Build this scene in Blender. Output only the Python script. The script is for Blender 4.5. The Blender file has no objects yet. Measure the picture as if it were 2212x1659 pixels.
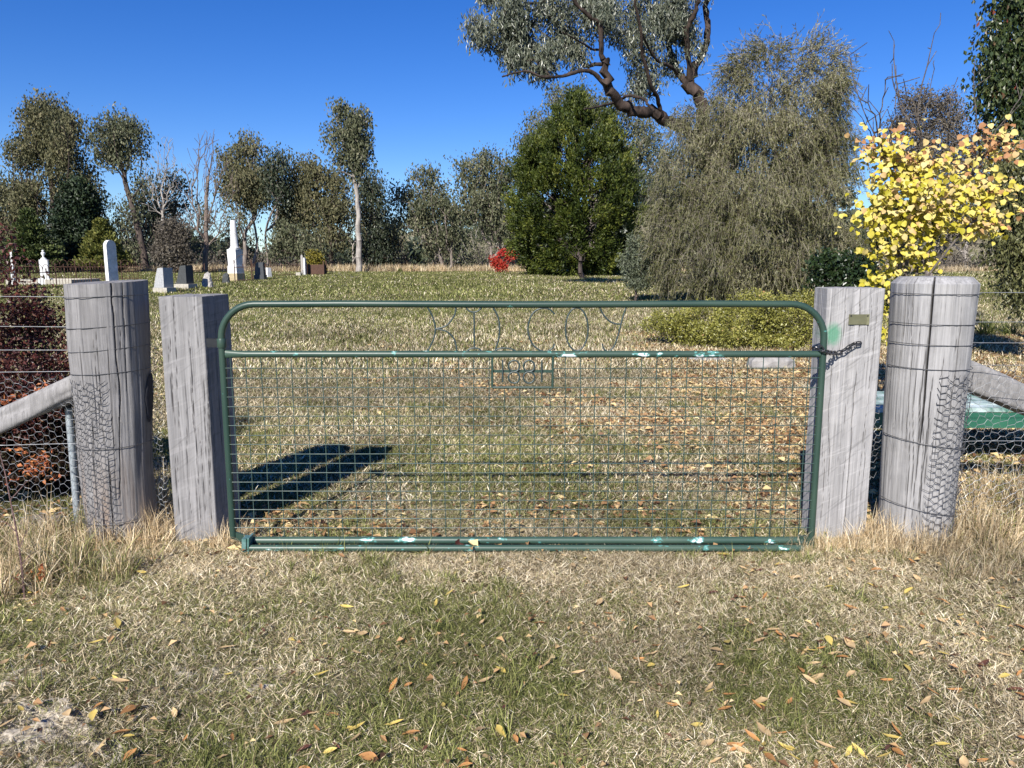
import bpy, math, random
import numpy as np
from mathutils import Vector, Matrix, Quaternion

R = math.radians
scene = bpy.context.scene
COL = scene.collection

# ------------------------------------------------------------------ camera, world, sun, exposure
PITCH = 9.0
CAMZ = 1.5
FOC = 1654.0                      # focal length, in pixels of a 2212 px wide picture
cam_d = bpy.data.cameras.new('camera')
cam_d.sensor_width = 36.0
cam_d.lens = 36.0 * FOC / 2212.0
cam_d.clip_start = 0.05
cam_d.clip_end = 3000
cam = bpy.data.objects.new('camera', cam_d)
cam.location = (0, 0, CAMZ)
cam.rotation_euler = (R(90 - PITCH), 0, 0)
COL.objects.link(cam)
scene.camera = cam

SUNV = Vector((-0.49, -1.33, 1.0)).normalized()      # towards the sun
world = bpy.data.worlds.new('World')
scene.world = world
world.use_nodes = True
wn = world.node_tree
wn.nodes.clear()
sky = wn.nodes.new('ShaderNodeTexSky')
sky.sky_type = 'NISHITA'
sky.sun_disc = False
sky.sun_elevation = math.asin(SUNV.z)
sky.sun_rotation = math.atan2(SUNV.x, SUNV.y)
sky.altitude = 900
sky.air_density = 1.0
sky.dust_density = 0.0
sky.ozone_density = 6.0
hs = wn.nodes.new('ShaderNodeHueSaturation')
hs.inputs['Saturation'].default_value = 1.25
hs.inputs['Hue'].default_value = 0.516
bg = wn.nodes.new('ShaderNodeBackground')
bg.inputs['Strength'].default_value = 0.088
wo = wn.nodes.new('ShaderNodeOutputWorld')
wn.links.new(sky.outputs[0], hs.inputs['Color'])
wn.links.new(hs.outputs[0], bg.inputs['Color'])
wn.links.new(bg.outputs[0], wo.inputs['Surface'])

sd = bpy.data.lights.new('sun', 'SUN')
sd.energy = 5.0
sd.angle = R(0.5)
sd.color = (1.0, 0.955, 0.88)
sun = bpy.data.objects.new('sun', sd)
sun.rotation_mode = 'QUATERNION'
sun.rotation_quaternion = (-SUNV).to_track_quat('-Z', 'Y')
sun.location = (-20, -40, 40)
COL.objects.link(sun)

scene.view_settings.view_transform = 'Standard'
scene.view_settings.look = 'None'
scene.view_settings.exposure = 0.65
scene.view_settings.gamma = 1
scene.view_settings.use_curve_mapping = False
scene.cycles.max_bounces = 6
scene.cycles.diffuse_bounces = 2
scene.cycles.transparent_max_bounces = 8
scene.cycles.use_denoising = True

# ------------------------------------------------------------------ helpers: places
cp, sp = math.cos(R(PITCH)), math.sin(R(PITCH))


def ray(u, v):
    a = (u - 1106.0) / FOC
    b = -(v - 829.5) / FOC
    return Vector((a, b * sp + cp, b * cp - sp))


def P(u, v, Y):
    d = ray(u, v)
    return Vector((0, 0, CAMZ)) + d * (Y / d.y)


def hgt(x, y):
    x = np.asarray(x, float); y = np.asarray(y, float)
    z = np.where(y < 8, 0.0, 0.0193 * (y - 8))
    top = 0.0193 * (52 - 8)
    z = np.where(y > 52, top - 0.028 * (y - 52) - 0.0 * x, z)
    z = np.where(y > 120, top - 0.028 * 68, z)
    z = z + 0.010 * np.sin(x * 1.7 + 0.6) * np.cos(y * 1.3) + 0.006 * np.sin(x * 4.1 + y * 3.3)
    return z


def H(x, y):
    return float(hgt(x, y))


def G(u, v):
    d = ray(u, v)
    t = 2.0
    prev = 1.0
    for i in range(3000):
        p = Vector((0, 0, CAMZ)) + d * t
        if p.z <= H(p.x, p.y):
            return p
        t *= 1.004
    return p


def px(Y):
    return Y * 1.0 / FOC          # metres per picture pixel near depth Y


_tab = np.random.RandomState(7).rand(256, 256)


def vn(x, y, s=1.0, k=0):
    x = np.asarray(x, float) * s + 17.3 * k + 500; y = np.asarray(y, float) * s + 9.1 * k + 500
    xi = np.floor(x).astype(int); yi = np.floor(y).astype(int)
    fx = x - xi; fy = y - yi
    fx = fx * fx * (3 - 2 * fx); fy = fy * fy * (3 - 2 * fy)
    a = _tab[xi % 256, yi % 256]; b = _tab[(xi + 1) % 256, yi % 256]
    c = _tab[xi % 256, (yi + 1) % 256]; d = _tab[(xi + 1) % 256, (yi + 1) % 256]
    return (a * (1 - fx) + b * fx) * (1 - fy) + (c * (1 - fx) + d * fx) * fy


def fbm(x, y, s=1.0, k=0, o=4):
    t = 0; w = 0.5; n = 0
    for i in range(o):
        t = t + w * vn(x, y, s * 2 ** i, k + i); n += w; w *= 0.5
    return t / n


# ------------------------------------------------------------------ helpers: meshes and objects
def mesh_np(name, verts, polys, mat=None, rnd=None, smooth=False, extra=None):
    """polys: list of (M,k) int arrays"""
    me = bpy.data.meshes.new(name)
    verts = np.ascontiguousarray(verts, dtype=np.float32)
    me.vertices.add(len(verts))
    me.vertices.foreach_set('co', verts.ravel())
    polys = [np.asarray(p, dtype=np.int32) for p in polys if len(p)]
    loops = np.concatenate([p.ravel() for p in polys])
    tot = np.concatenate([np.full(len(p), p.shape[1], np.int32) for p in polys])
    st = np.concatenate([[0], np.cumsum(tot)[:-1]]).astype(np.int32)
    me.loops.add(len(loops))
    me.loops.foreach_set('vertex_index', loops)
    me.polygons.add(len(tot))
    me.polygons.foreach_set('loop_start', st)
    me.polygons.foreach_set('use_smooth', np.full(len(tot), smooth, dtype=bool))
    if rnd is not None:
        a = me.attributes.new('rnd', 'FLOAT_VECTOR', 'POINT')
        a.data.foreach_set('vector', np.ascontiguousarray(rnd, dtype=np.float32).ravel())
    if extra is not None:
        for k, arr in extra.items():
            a = me.attributes.new(k, 'FLOAT', 'POINT')
            a.data.foreach_set('value', np.ascontiguousarray(arr, dtype=np.float32).ravel())
    me.update(calc_edges=True)
    if mat is not None:
        me.materials.append(mat)
    return me


def link(name, me, parent=None, label=None, cat=None, group=None, kind=None, loc=None):
    o = bpy.data.objects.new(name, me)
    COL.objects.link(o)
    if parent is not None:
        o.parent = parent
        o.location = (0, 0, 0) if loc is None else loc
    elif loc is not None:
        o.location = loc
    for k, v in (('label', label), ('category', cat), ('group', group), ('kind', kind)):
        if v:
            o[k] = v
    return o


def thing(name, loc, label, cat, group=None, rz=0.0):
    o = bpy.data.objects.new(name, None)
    o.empty_display_size = 0.1
    COL.objects.link(o)
    o.location = loc
    o.rotation_euler = (0, 0, rz)
    o['label'] = label
    o['category'] = cat
    if group:
        o['group'] = group
    return o


class MB:
    """collects pieces of one mesh"""
    def __init__(s):
        s.v = []; s.q = []; s.t = []; s.n = 0; s.ng = []

    def add(s, verts, quads=None, tris=None, ngons=None):
        verts = np.asarray(verts, float).reshape(-1, 3)
        s.v.append(verts)
        if quads is not None and len(quads): s.q.append(np.asarray(quads) + s.n)
        if tris is not None and len(tris): s.t.append(np.asarray(tris) + s.n)
        if ngons is not None:
            for g in ngons: s.ng.append(np.asarray([g]) + s.n)
        s.n += len(verts)
        return s

    def box(s, c, d, rz=0.0, taper=1.0, rx=0.0, ry=0.0, shear=(0, 0)):
        x, y, z = d[0] / 2, d[1] / 2, d[2] / 2
        b = [(-x, -y, -z), (x, -y, -z), (x, y, -z), (-x, y, -z)]
        t = [(-x * taper + shear[0], -y * taper + shear[1], z), (x * taper + shear[0], -y * taper + shear[1], z),
             (x * taper + shear[0], y * taper + shear[1], z), (-x * taper + shear[0], y * taper + shear[1], z)]
        m = Matrix.Rotation(rz, 3, 'Z') @ Matrix.Rotation(ry, 3, 'Y') @ Matrix.Rotation(rx, 3, 'X')
        vv = [tuple(m @ Vector(p) + Vector(c)) for p in b + t]
        return s.add(vv, quads=[(3, 2, 1, 0), (4, 5, 6, 7), (0, 1, 5, 4), (1, 2, 6, 5), (2, 3, 7, 6), (3, 0, 4, 7)])

    def tube(s, pts, rad, sides=8, caps=True):
        pts = [Vector(p) for p in pts]
        n = len(pts)
        rad = [rad] * n if not hasattr(rad, '__len__') else rad
        t0 = (pts[1] - pts[0]).normalized()
        up = Vector((0, 0, 1)) if abs(t0.z) < 0.9 else Vector((0, 1, 0))
        a = t0.cross(up).normalized()
        vv = []
        for i in range(n):
            if i == 0: t = t0
            elif i == n - 1: t = (pts[i] - pts[i - 1]).normalized()
            else: t = ((pts[i + 1] - pts[i]).normalized() + (pts[i] - pts[i - 1]).normalized()).normalized()
            a = (a - t * a.dot(t)).normalized()
            b = t.cross(a)
            for k in range(sides):
                an = 2 * math.pi * k / sides
                vv.append(tuple(pts[i] + (a * math.cos(an) + b * math.sin(an)) * rad[i]))
        q = []
        for i in range(n - 1):
            for k in range(sides):
                k2 = (k + 1) % sides
                q.append((i * sides + k, i * sides + k2, (i + 1) * sides + k2, (i + 1) * sides + k))
        ng = None
        if caps:
            ng = [list(range(sides))[::-1], list(range((n - 1) * sides, n * sides))]
        return s.add(vv, quads=q, ngons=ng)

    def lathe(s, prof, c=(0, 0, 0), sides=16):
        vv = []
        for r, z in prof:
            for k in range(sides):
                a = 2 * math.pi * k / sides
                vv.append((c[0] + r * math.cos(a), c[1] + r * math.sin(a), c[2] + z))
        q = []
        n = len(prof)
        for i in range(n - 1):
            for k in range(sides):
                k2 = (k + 1) % sides
                q.append((i * sides + k, i * sides + k2, (i + 1) * sides + k2, (i + 1) * sides + k))
        return s.add(vv, quads=q, ngons=[list(range(sides))[::-1], list(range((n - 1) * sides, n * sides))])

    def prism(s, outline, y0, y1):
        """outline in x,z (counter-clockwise seen from -y), extruded from y0 to y1"""
        n = len(outline)
        vv = [(x, y0, z) for x, z in outline] + [(x, y1, z) for x, z in outline]
        q = [(i, i + n, (i + 1) % n + n, (i + 1) % n) for i in range(n)]
        return s.add(vv, quads=q, ngons=[list(range(n)), list(range(n, 2 * n))[::-1]])

    def mesh(s, name, mat, smooth=False, rnd=None):
        v = np.concatenate(s.v)
        polys = []
        if s.q: polys.append(np.concatenate(s.q))
        if s.t: polys.append(np.concatenate(s.t))
        for g in s.ng: polys.append(g)
        return mesh_np(name, v, polys, mat, rnd=rnd, smooth=smooth)

    def build(s, name, mat, parent=None, smooth=False, **k):
        me = s.mesh(name, mat, smooth)
        if smooth:
            try:
                me.set_sharp_from_angle(angle=R(40))
            except Exception:
                pass
        return link(name, me, parent, **k)


# ------------------------------------------------------------------ helpers: materials
def newmat(name):
    m = bpy.data.materials.new(name)
    m.use_nodes = True
    nt = m.node_tree
    b = nt.nodes['Principled BSDF']
    return m, nt, b


def N(nt, t, **k):
    n = nt.nodes.new(t)
    for a, v in k.items():
        if a.startswith('i_'):
            n.inputs[a[2:].replace('_', ' ')].default_value = v
        else:
            setattr(n, a, v)
    return n


def ramp(nt, fac, stops, interp='LINEAR'):
    r = nt.nodes.new('ShaderNodeValToRGB')
    r.color_ramp.interpolation = interp
    e = r.color_ramp.elements
    while len(e) < len(stops):
        e.new(0.5)
    for i, (p, c) in enumerate(stops):
        e[i].position = p
        e[i].color = (c[0], c[1], c[2], 1) if hasattr(c, '__len__') else (c, c, c, 1)
    if fac is not None:
        nt.links.new(fac, r.inputs[0])
    return r


def mix(nt, fac, a, b, mode='MIX'):
    m = nt.nodes.new('ShaderNodeMix')
    m.data_type = 'RGBA'
    m.blend_type = mode
    for sock, v in ((m.inputs[0], fac), (m.inputs[6], a), (m.inputs[7], b)):
        if hasattr(v, 'links'):
            nt.links.new(v, sock)
        elif hasattr(v, '__len__'):
            sock.default_value = (v[0], v[1], v[2], 1)
        else:
            sock.default_value = v
    return m.outputs[2]


def math_n(nt, op, a, b=0.0):
    m = nt.nodes.new('ShaderNodeMath')
    m.operation = op
    for sock, v in ((m.inputs[0], a), (m.inputs[1], b)):
        if hasattr(v, 'links'): nt.links.new(v, sock)
        else: sock.default_value = v
    return m.outputs[0]


def noise(nt, scale, detail=4, rough=0.55, vec=None, mapscale=None, coord='Object', rot=None):
    tc = nt.nodes.new('ShaderNodeTexCoord')
    src = tc.outputs[coord]
    if mapscale is not None or rot is not None:
        mp = nt.nodes.new('ShaderNodeMapping')
        if mapscale is not None: mp.inputs['Scale'].default_value = mapscale
        if rot is not None:
            mp.vector_type = 'TEXTURE'
            mp.inputs['Rotation'].default_value = rot
            mp.inputs['Scale'].default_value = tuple(1 / q_ for q_ in mapscale)
        nt.links.new(src, mp.inputs[0])
        src = mp.outputs[0]
    n = nt.nodes.new('ShaderNodeTexNoise')
    n.inputs['Scale'].default_value = scale
    n.inputs['Detail'].default_value = detail
    n.inputs['Roughness'].default_value = rough
    nt.links.new(src, n.inputs['Vector'])
    return n.outputs[0]


def bump(nt, b, h, strength=0.4, dist=0.01):
    n = nt.nodes.new('ShaderNodeBump')
    n.inputs['Strength'].default_value = strength
    n.inputs['Distance'].default_value = dist
    nt.links.new(h, n.inputs['Height'])
    nt.links.new(n.outputs[0], b.inputs['Normal'])


def plain(name, c, rough=0.6, metal=0.0, var=0.15, scale=20, c2=None):
    m, nt, b = newmat(name)
    n = noise(nt, scale)
    if c2 is None:
        c2 = tuple(x * (1 - var * 2) for x in c)
    r = ramp(nt, n, [(0.3, c2), (0.7, c)])
    nt.links.new(r.outputs[0], b.inputs['Base Color'])
    b.inputs['Roughness'].default_value = rough
    b.inputs['Metallic'].default_value = metal
    bump(nt, b, n, 0.2, 0.01)
    return m


def leafmat(name, stops, rough=0.5, trans=0.3, spec=0.4, inst_green=None):
    """colour by the per-leaf random attribute"""
    m, nt, b = newmat(name)
    at = N(nt, 'ShaderNodeAttribute', attribute_name='rnd')
    sx = nt.nodes.new('ShaderNodeSeparateXYZ')
    nt.links.new(at.outputs['Vector'], sx.inputs[0])
    col = ramp(nt, sx.outputs[0], stops).outputs[0]
    if inst_green is not None:
        ag = N(nt, 'ShaderNodeAttribute', attribute_name='green')
        ag.attribute_type = 'INSTANCER'
        lt = math_n(nt, 'LESS_THAN', sx.outputs[1], ag.outputs['Fac'])
        col = mix(nt, lt, col, ramp(nt, sx.outputs[0], inst_green).outputs[0])
        an = N(nt, 'ShaderNodeAttribute', attribute_name='tone')
        an.attribute_type = 'INSTANCER'
        vm = nt.nodes.new('ShaderNodeVectorMath')
        vm.operation = 'SCALE'
        nt.links.new(col, vm.inputs[0])
        nt.links.new(an.outputs['Fac'], vm.inputs['Scale'])
        col = vm.outputs[0]
    nt.links.new(col, b.inputs['Base Color'])
    b.inputs['Roughness'].default_value = rough
    b.inputs['Specular IOR Level'].default_value = spec
    if trans > 0:
        tr = nt.nodes.new('ShaderNodeBsdfTranslucent')
        nt.links.new(col, tr.inputs['Color'])
        ms = nt.nodes.new('ShaderNodeMixShader')
        ms.inputs[0].default_value = trans
        nt.links.new(b.outputs[0], ms.inputs[1])
        nt.links.new(tr.outputs[0], ms.inputs[2])
        nt.links.new(ms.outputs[0], nt.nodes['Material Output'].inputs['Surface'])
    return m


def bark(name, c1, c2, scale=6, mapscale=(1, 1, 0.25)):
    m, nt, b = newmat(name)
    n = noise(nt, scale, 6, 0.65, mapscale=mapscale)
    r = ramp(nt, n, [(0.32, c1), (0.68, c2)])
    nt.links.new(r.outputs[0], b.inputs['Base Color'])
    b.inputs['Roughness'].default_value = 0.85
    b.inputs['Specular IOR Level'].default_value = 0.2
    bump(nt, b, n, 0.9, 0.08)
    return m


# ------------------------------------------------------------------ ground
def make_ground():
    ys = np.concatenate([np.linspace(-6, 1, 8), np.linspace(1.4, 10, 120), np.linspace(10.4, 60, 110), np.linspace(62, 130, 30), np.linspace(140, 1500, 40)])
    xs = np.concatenate([-np.geomspace(1200, 8.2, 50), np.linspace(-8, 8, 161), np.geomspace(8.2, 1200, 50)])
    X, Y = np.meshgrid(xs, ys)
    Z = hgt(X, Y)
    near = np.clip(1 - np.abs(Y - 4) / 7, 0, 1)
    Z = Z + near * (fbm(X, Y, 2.2, 3) - 0.5) * 0.03
    Z = Z - 0.012
    ny, nx = X.shape
    v = np.stack([X, Y, Z], -1).reshape(-1, 3)
    idx = np.arange(ny * nx).reshape(ny, nx)
    q = np.stack([idx[:-1, :-1], idx[:-1, 1:], idx[1:, 1:], idx[1:, :-1]], -1).reshape(-1, 4)
    m, nt, b = newmat('soil and thatch')
    n1 = noise(nt, 0.35, 5, 0.6)
    n2 = noise(nt, 3.0, 6, 0.7)
    n3 = noise(nt, 60, 5, 0.7)
    soil = ramp(nt, n3, [(0.3, (0.03, 0.024, 0.016)), (0.52, (0.10, 0.08, 0.052)), (0.75, (0.24, 0.20, 0.13))]).outputs[0]
    straw = ramp(nt, n3, [(0.3, (0.08, 0.075, 0.04)), (0.55, (0.24, 0.22, 0.12)), (0.8, (0.38, 0.34, 0.2))]).outputs[0]
    c = mix(nt, ramp(nt, n2, [(0.4, 0), (0.6, 1)]).outputs[0], soil, straw)
    green = ramp(nt, n3, [(0.3, (0.04, 0.055, 0.02)), (0.7, (0.15, 0.17, 0.07))]).outputs[0]
    c = mix(nt, ramp(nt, n1, [(0.45, 0), (0.62, 0.7)]).outputs[0], c, green)
    nt.links.new(c, b.inputs['Base Color'])
    b.inputs['Roughness'].default_value = 0.95
    b.inputs['Specular IOR Level'].default_value = 0.1
    bump(nt, b, n3, 0.7, 0.01)
    me = mesh_np('ground', v, [q], m, smooth=True)
    link('ground', me, kind='structure')


make_ground()


def make_hill(name, prof, d0, d1, mat, seed=0):
    """a ridge whose skyline passes through the given directions at distance d1"""
    us = np.linspace(-900, 3200, 240)
    pu = [p[0] for p in prof]; pv = [p[1] for p in prof]
    vs = np.interp(us, pu, pv)
    vs = vs + (fbm(us / 120, us * 0 + seed, 1, seed) - 0.5) * 14
    rows = []
    for t in np.linspace(0, 1, 26):
        d = d0 + (d1 - d0) * t
        X = (us - 1106) / FOC * d / cp
        zr = np.array([P(u, v, d1).z for u, v in zip(us, vs)])
        zb = -2.2
        s = t * t * (3 - 2 * t)
        Z = zb + (zr - zb) * s + (fbm(X, X * 0 + d, 0.02, seed + 2) - 0.5) * 5 * t * (1 - t) * 3
        rows.append(np.stack([X, np.full_like(X, d), Z], -1))
    for t in (0.3, 1.0):
        d = d1 + (d1 - d0) * t * 0.6
        X = (us - 1106) / FOC * d / cp
        rows.append(np.stack([X, np.full_like(X, d), rows[25][:, 2] * (1 - t * 0.9) - 4 * t], -1))
    V = np.array(rows)
    n0, n1 = V.shape[:2]
    idx = np.arange(n0 * n1).reshape(n0, n1)
    q = np.stack([idx[:-1, :-1], idx[:-1, 1:], idx[1:, 1:], idx[1:, :-1]], -1).reshape(-1, 4)
    me = mesh_np(name, V.reshape(-1, 3), [q], mat, smooth=True)
    link(name, me, kind='structure')
    return V


def hillmat(name, a, b_, c_):
    m, nt, b = newmat(name)
    n = noise(nt, 0.05, 8, 0.7)
    n2 = noise(nt, 0.5, 6, 0.7)
    c = ramp(nt, n, [(0.4, a), (0.55, b_)]).outputs[0]
    c = mix(nt, ramp(nt, n2, [(0.5, 0), (0.58, 0.75)]).outputs[0], c, c_)
    nt.links.new(c, b.inputs['Base Color'])
    b.inputs['Roughness'].default_value = 1
    b.inputs['Specular IOR Level'].default_value = 0
    return m


hillA = make_hill('hill', [(-900, 560), (0, 566), (300, 552), (500, 560), (700, 556), (800, 540), (870, 512), (940, 490), (1040, 500), (1100, 480), (1300, 452), (1500, 450), (2000, 470), (2212, 480), (3200, 500)], 120, 330, hillmat('dry hillside', (0.22, 0.19, 0.13), (0.30, 0.26, 0.17), (0.10, 0.10, 0.065)), 1)
hillB = make_hill('far_hill', [(-900, 545), (0, 550), (280, 538), (340, 530), (420, 548), (600, 546), (700, 536), (900, 520), (3200, 520)], 420, 900, hillmat('wooded hillside', (0.13, 0.13, 0.11), (0.18, 0.17, 0.14), (0.08, 0.09, 0.075)), 5)

# ------------------------------------------------------------------ blades, leaf patches (ground cover, instanced)
def blade_patch(name, n, rad, L, W, lean, mat, seed, curl=0.5, flat=0.0, square=True):
    rs = np.random.RandomState(seed)
    r = rad * np.sqrt(rs.rand(n)); a = rs.rand(n) * 2 * np.pi
    if square:
        r = rad * rs.rand(n) ** 0.6
    base = np.stack([r * np.cos(a), r * np.sin(a), np.zeros(n) - 0.004], -1)
    ln = L[0] + (L[1] - L[0]) * rs.rand(n) ** 1.5
    az = rs.rand(n) * 2 * np.pi
    le = lean[0] + (lean[1] - lean[0]) * rs.rand(n)
    le2 = np.clip(le + curl * (rs.rand(n) * 1.3 - 0.2), 0, 1.75)
    hd = np.stack([np.cos(az), np.sin(az), np.zeros(n)], -1)
    upv = np.array([0, 0, 1.0])
    d1 = hd * np.sin(le)[:, None] + upv * np.cos(le)[:, None]
    az2 = az + (rs.rand(n) - 0.5) * 0.9
    hd2 = np.stack([np.cos(az2), np.sin(az2), np.zeros(n)], -1)
    d2 = hd2 * np.sin(le2)[:, None] + upv * np.cos(le2)[:, None]
    p1 = base + d1 * (ln * 0.5)[:, None]
    p2 = p1 + d2 * (ln * 0.5)[:, None]
    lift = rs.rand(n) * flat
    for p in (base, p1, p2):
        p[:, 2] += lift
    p2[:, 2] = np.maximum(p2[:, 2], 0.002)
    side = np.cross(d1, upv); side /= (np.linalg.norm(side, axis=1)[:, None] + 1e-6)
    roll = (rs.rand(n) - 0.5) * 1.6
    nn = np.cross(side, d1)
    side = side * np.cos(roll)[:, None] + nn * np.sin(roll)[:, None]
    w = (W * (0.5 + rs.rand(n)))[:, None]
    V = np.stack([base - side * w, base + side * w, p1 + side * w * 0.8, p1 - side * w * 0.8, p2], 1).reshape(-1, 3)
    i = np.arange(n)[:, None] * 5
    q = i + np.array([[0, 1, 2, 3]]); t = i + np.array([[3, 2, 4]])
    rnd = np.repeat(rs.rand(n, 3), 5, axis=0)
    return mesh_np(name, V, [q, t], mat, rnd=rnd)


def lens_leaves(n, cent, ldir, nrm, L, W, rs, fold=0.15):
    """pointed leaves: 6 verts, 4 tris... as two quads folded on the midrib"""
    side = np.cross(ldir, nrm); side /= (np.linalg.norm(side, axis=1)[:, None] + 1e-9)
    nrm = np.cross(side, ldir)
    L = L[:, None]; W = W[:, None]
    a = cent
    b = cent + ldir * L * 0.5 + side * W + nrm * W * fold * 2
    c = cent + ldir * L + nrm * L * (-0.12)
    d = cent + ldir * L * 0.5 - side * W + nrm * W * fold * 2
    V = np.stack([a, b, c, d], 1).reshape(-1, 3)
    i = np.arange(n)[:, None] * 4
    t = np.concatenate([i + np.array([[0, 1, 2]]), i + np.array([[0, 2, 3]])])
    return V, t


def litter_patch(name, n, rad, L, mat, seed):
    rs = np.random.RandomState(seed)
    r = rad * np.sqrt(rs.rand(n)); a = rs.rand(n) * 2 * np.pi
    c = np.stack([r * np.cos(a), r * np.sin(a), 0.012 + rs.rand(n) * 0.03], -1)
    az = rs.rand(n) * 2 * np.pi
    ld = np.stack([np.cos(az), np.sin(az), (rs.rand(n) - 0.5) * 0.9], -1)
    ld /= np.linalg.norm(ld, axis=1)[:, None]
    nr = np.stack([(rs.rand(n) - 0.5) * 1.6, (rs.rand(n) - 0.5) * 1.6, np.ones(n)], -1)
    nr /= np.linalg.norm(nr, axis=1)[:, None]
    ll = L[0] + (L[1] - L[0]) * rs.rand(n)
    V, t = lens_leaves(n, c, ld, nr, ll, ll * (0.15 + 0.25 * rs.rand(n)), rs, 0.3)
    return mesh_np(name, V, [t], mat, rnd=np.repeat(rs.rand(n, 3), 4, axis=0))


def scatter(name, pts, rotz, scl, green, idx, variants, **kw):
    me = bpy.data.meshes.new(name)
    pts = np.ascontiguousarray(pts, dtype=np.float32)
    me.vertices.add(len(pts))
    me.vertices.foreach_set('co', pts.ravel())
    tone = 0.76 + 0.58 * np.clip((fbm(pts[:, 0], pts[:, 1], 1.1, 41, 3) - 0.5) * 2.2 + 0.5, 0, 1)
    tone = tone * (0.9 + 0.2 * vn(pts[:, 0], pts[:, 1], 7.0, 5))
    for k, arr, ty in (('tone', tone, 'FLOAT'), ('rotz', rotz, 'FLOAT'), ('scl', scl, 'FLOAT'), ('green', green, 'FLOAT'), ('idx', idx, 'INT')):
        a = me.attributes.new(k, ty, 'POINT')
        a.data.foreach_set('value', np.ascontiguousarray(arr, dtype=np.float32 if ty == 'FLOAT' else np.int32))
    me.update()
    o = link(name, me, kind='stuff', **kw)
    col = bpy.data.collections.new(name + ' pieces')
    for i, vm in enumerate(variants):
        oo = bpy.data.objects.new('%s_piece_%02d' % (name, i), vm)
        col.objects.link(oo)
    ng = bpy.data.node_groups.new(name, 'GeometryNodeTree')
    ng.interface.new_socket('Geometry', in_out='INPUT', socket_type='NodeSocketGeometry')
    ng.interface.new_socket('Geometry', in_out='OUTPUT', socket_type='NodeSocketGeometry')
    gi = ng.nodes.new('NodeGroupInput'); go = ng.nodes.new('NodeGroupOutput')
    ip = ng.nodes.new('GeometryNodeInstanceOnPoints')
    ci = ng.nodes.new('GeometryNodeCollectionInfo')
    ci.inputs['Collection'].default_value = col
    ci.inputs['Separate Children'].default_value = True
    ci.inputs['Reset Children'].default_value = True

    def na(nm, ty):
        n = ng.nodes.new('GeometryNodeInputNamedAttribute')
        n.data_type = ty
        n.inputs['Name'].default_value = nm
        return n.outputs[0]
    ip.inputs['Pick Instance'].default_value = True
    cx = ng.nodes.new('ShaderNodeCombineXYZ')
    L = ng.links.new
    L(na('rotz', 'FLOAT'), cx.inputs[2])
    L(cx.outputs[0], ip.inputs['Rotation'])
    L(na('scl', 'FLOAT'), ip.inputs['Scale'])
    L(na('idx', 'INT'), ip.inputs['Instance Index'])
    L(gi.outputs[0], ip.inputs['Points'])
    L(ci.outputs[0], ip.inputs['Instance'])
    L(ip.outputs[0], go.inputs[0])
    md = o.modifiers.new('scatter', 'NODES')
    md.node_group = ng
    return o


STRAW = [(0.0, (0.05, 0.036, 0.022)), (0.28, (0.17, 0.13, 0.075)), (0.5, (0.43, 0.345, 0.21)), (0.78, (0.72, 0.60, 0.40)), (1.0, (0.90, 0.82, 0.63))]
GREENS = [(0.0, (0.035, 0.042, 0.012)), (0.5, (0.14, 0.155, 0.048)), (1.0, (0.36, 0.36, 0.13))]
m_blade = leafmat('grass blades', STRAW, 0.7, 0.2, 0.08, inst_green=GREENS)
m_long = leafmat('long dry grass', [(0.0, (0.14, 0.10, 0.055)), (0.3, (0.40, 0.30, 0.17)), (0.7, (0.68, 0.53, 0.33)), (1.0, (0.80, 0.70, 0.50))], 0.6, 0.25, 0.25, inst_green=GREENS)
LIT = [(0.0, (0.10, 0.05, 0.028)), (0.2, (0.22, 0.115, 0.055)), (0.45, (0.40, 0.235, 0.11)), (0.7, (0.54, 0.37, 0.18)), (0.9, (0.66, 0.50, 0.24)), (1.0, (0.7, 0.58, 0.34))]
m_litter = leafmat('fallen leaf litter', LIT, 0.6, 0.15, 0.3)


def region(y0, y1, dens, seed, margin=0.4, zoff=0.0):
    """points inside the camera's fan between two depths"""
    rs = np.random.RandomState(seed)
    w1 = (y1 * 0.78 + margin + 0.5)
    n = int(2 * w1 * (y1 - y0) * dens)
    x = (rs.rand(n) * 2 - 1) * w1; y = y0 + (y1 - y0) * rs.rand(n)
    k = np.abs(x) < y * 0.78 + margin + 0.5
    x = x[k]; y = y[k]
    return x, y, rs


def greenmap(x, y):
    g = fbm(x, y, 1.5, 11)
    g = np.clip((g - 0.36) * 3.4, 0, 1) * 0.46 + 0.20 + 0.55 * (fbm(x, y, 6, 4) - 0.5) - 0.06 * np.clip(x, -2, 2) + 0.10 * (y < 3.5)
    # straw strip in front of the gate and round the posts
    s = np.exp(-((y - 3.62) / 0.26) ** 2)
    g = g * (1 - 0.8 * s)
    # dried middle distance, greener beyond
    d = np.exp(-((y - 9.5) / 3.0) ** 2) * 0.5
    g = g * (1 - d)
    far = np.clip((y - 14) / 14, 0, 1)
    g = g + far * 0.38
    return np.clip(g, 0.02, 0.9)


def barepatch(x, y):
    """pale bare soil in the near left corner"""
    q = fbm(x, y, 5.0, 23)
    return ((x < -0.98) & (y < 2.5) & (q > 0.38) & (fbm(x, y, 14.0, 29) > 0.40)) | ((q > 0.70) & (y < 3.6))


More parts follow.
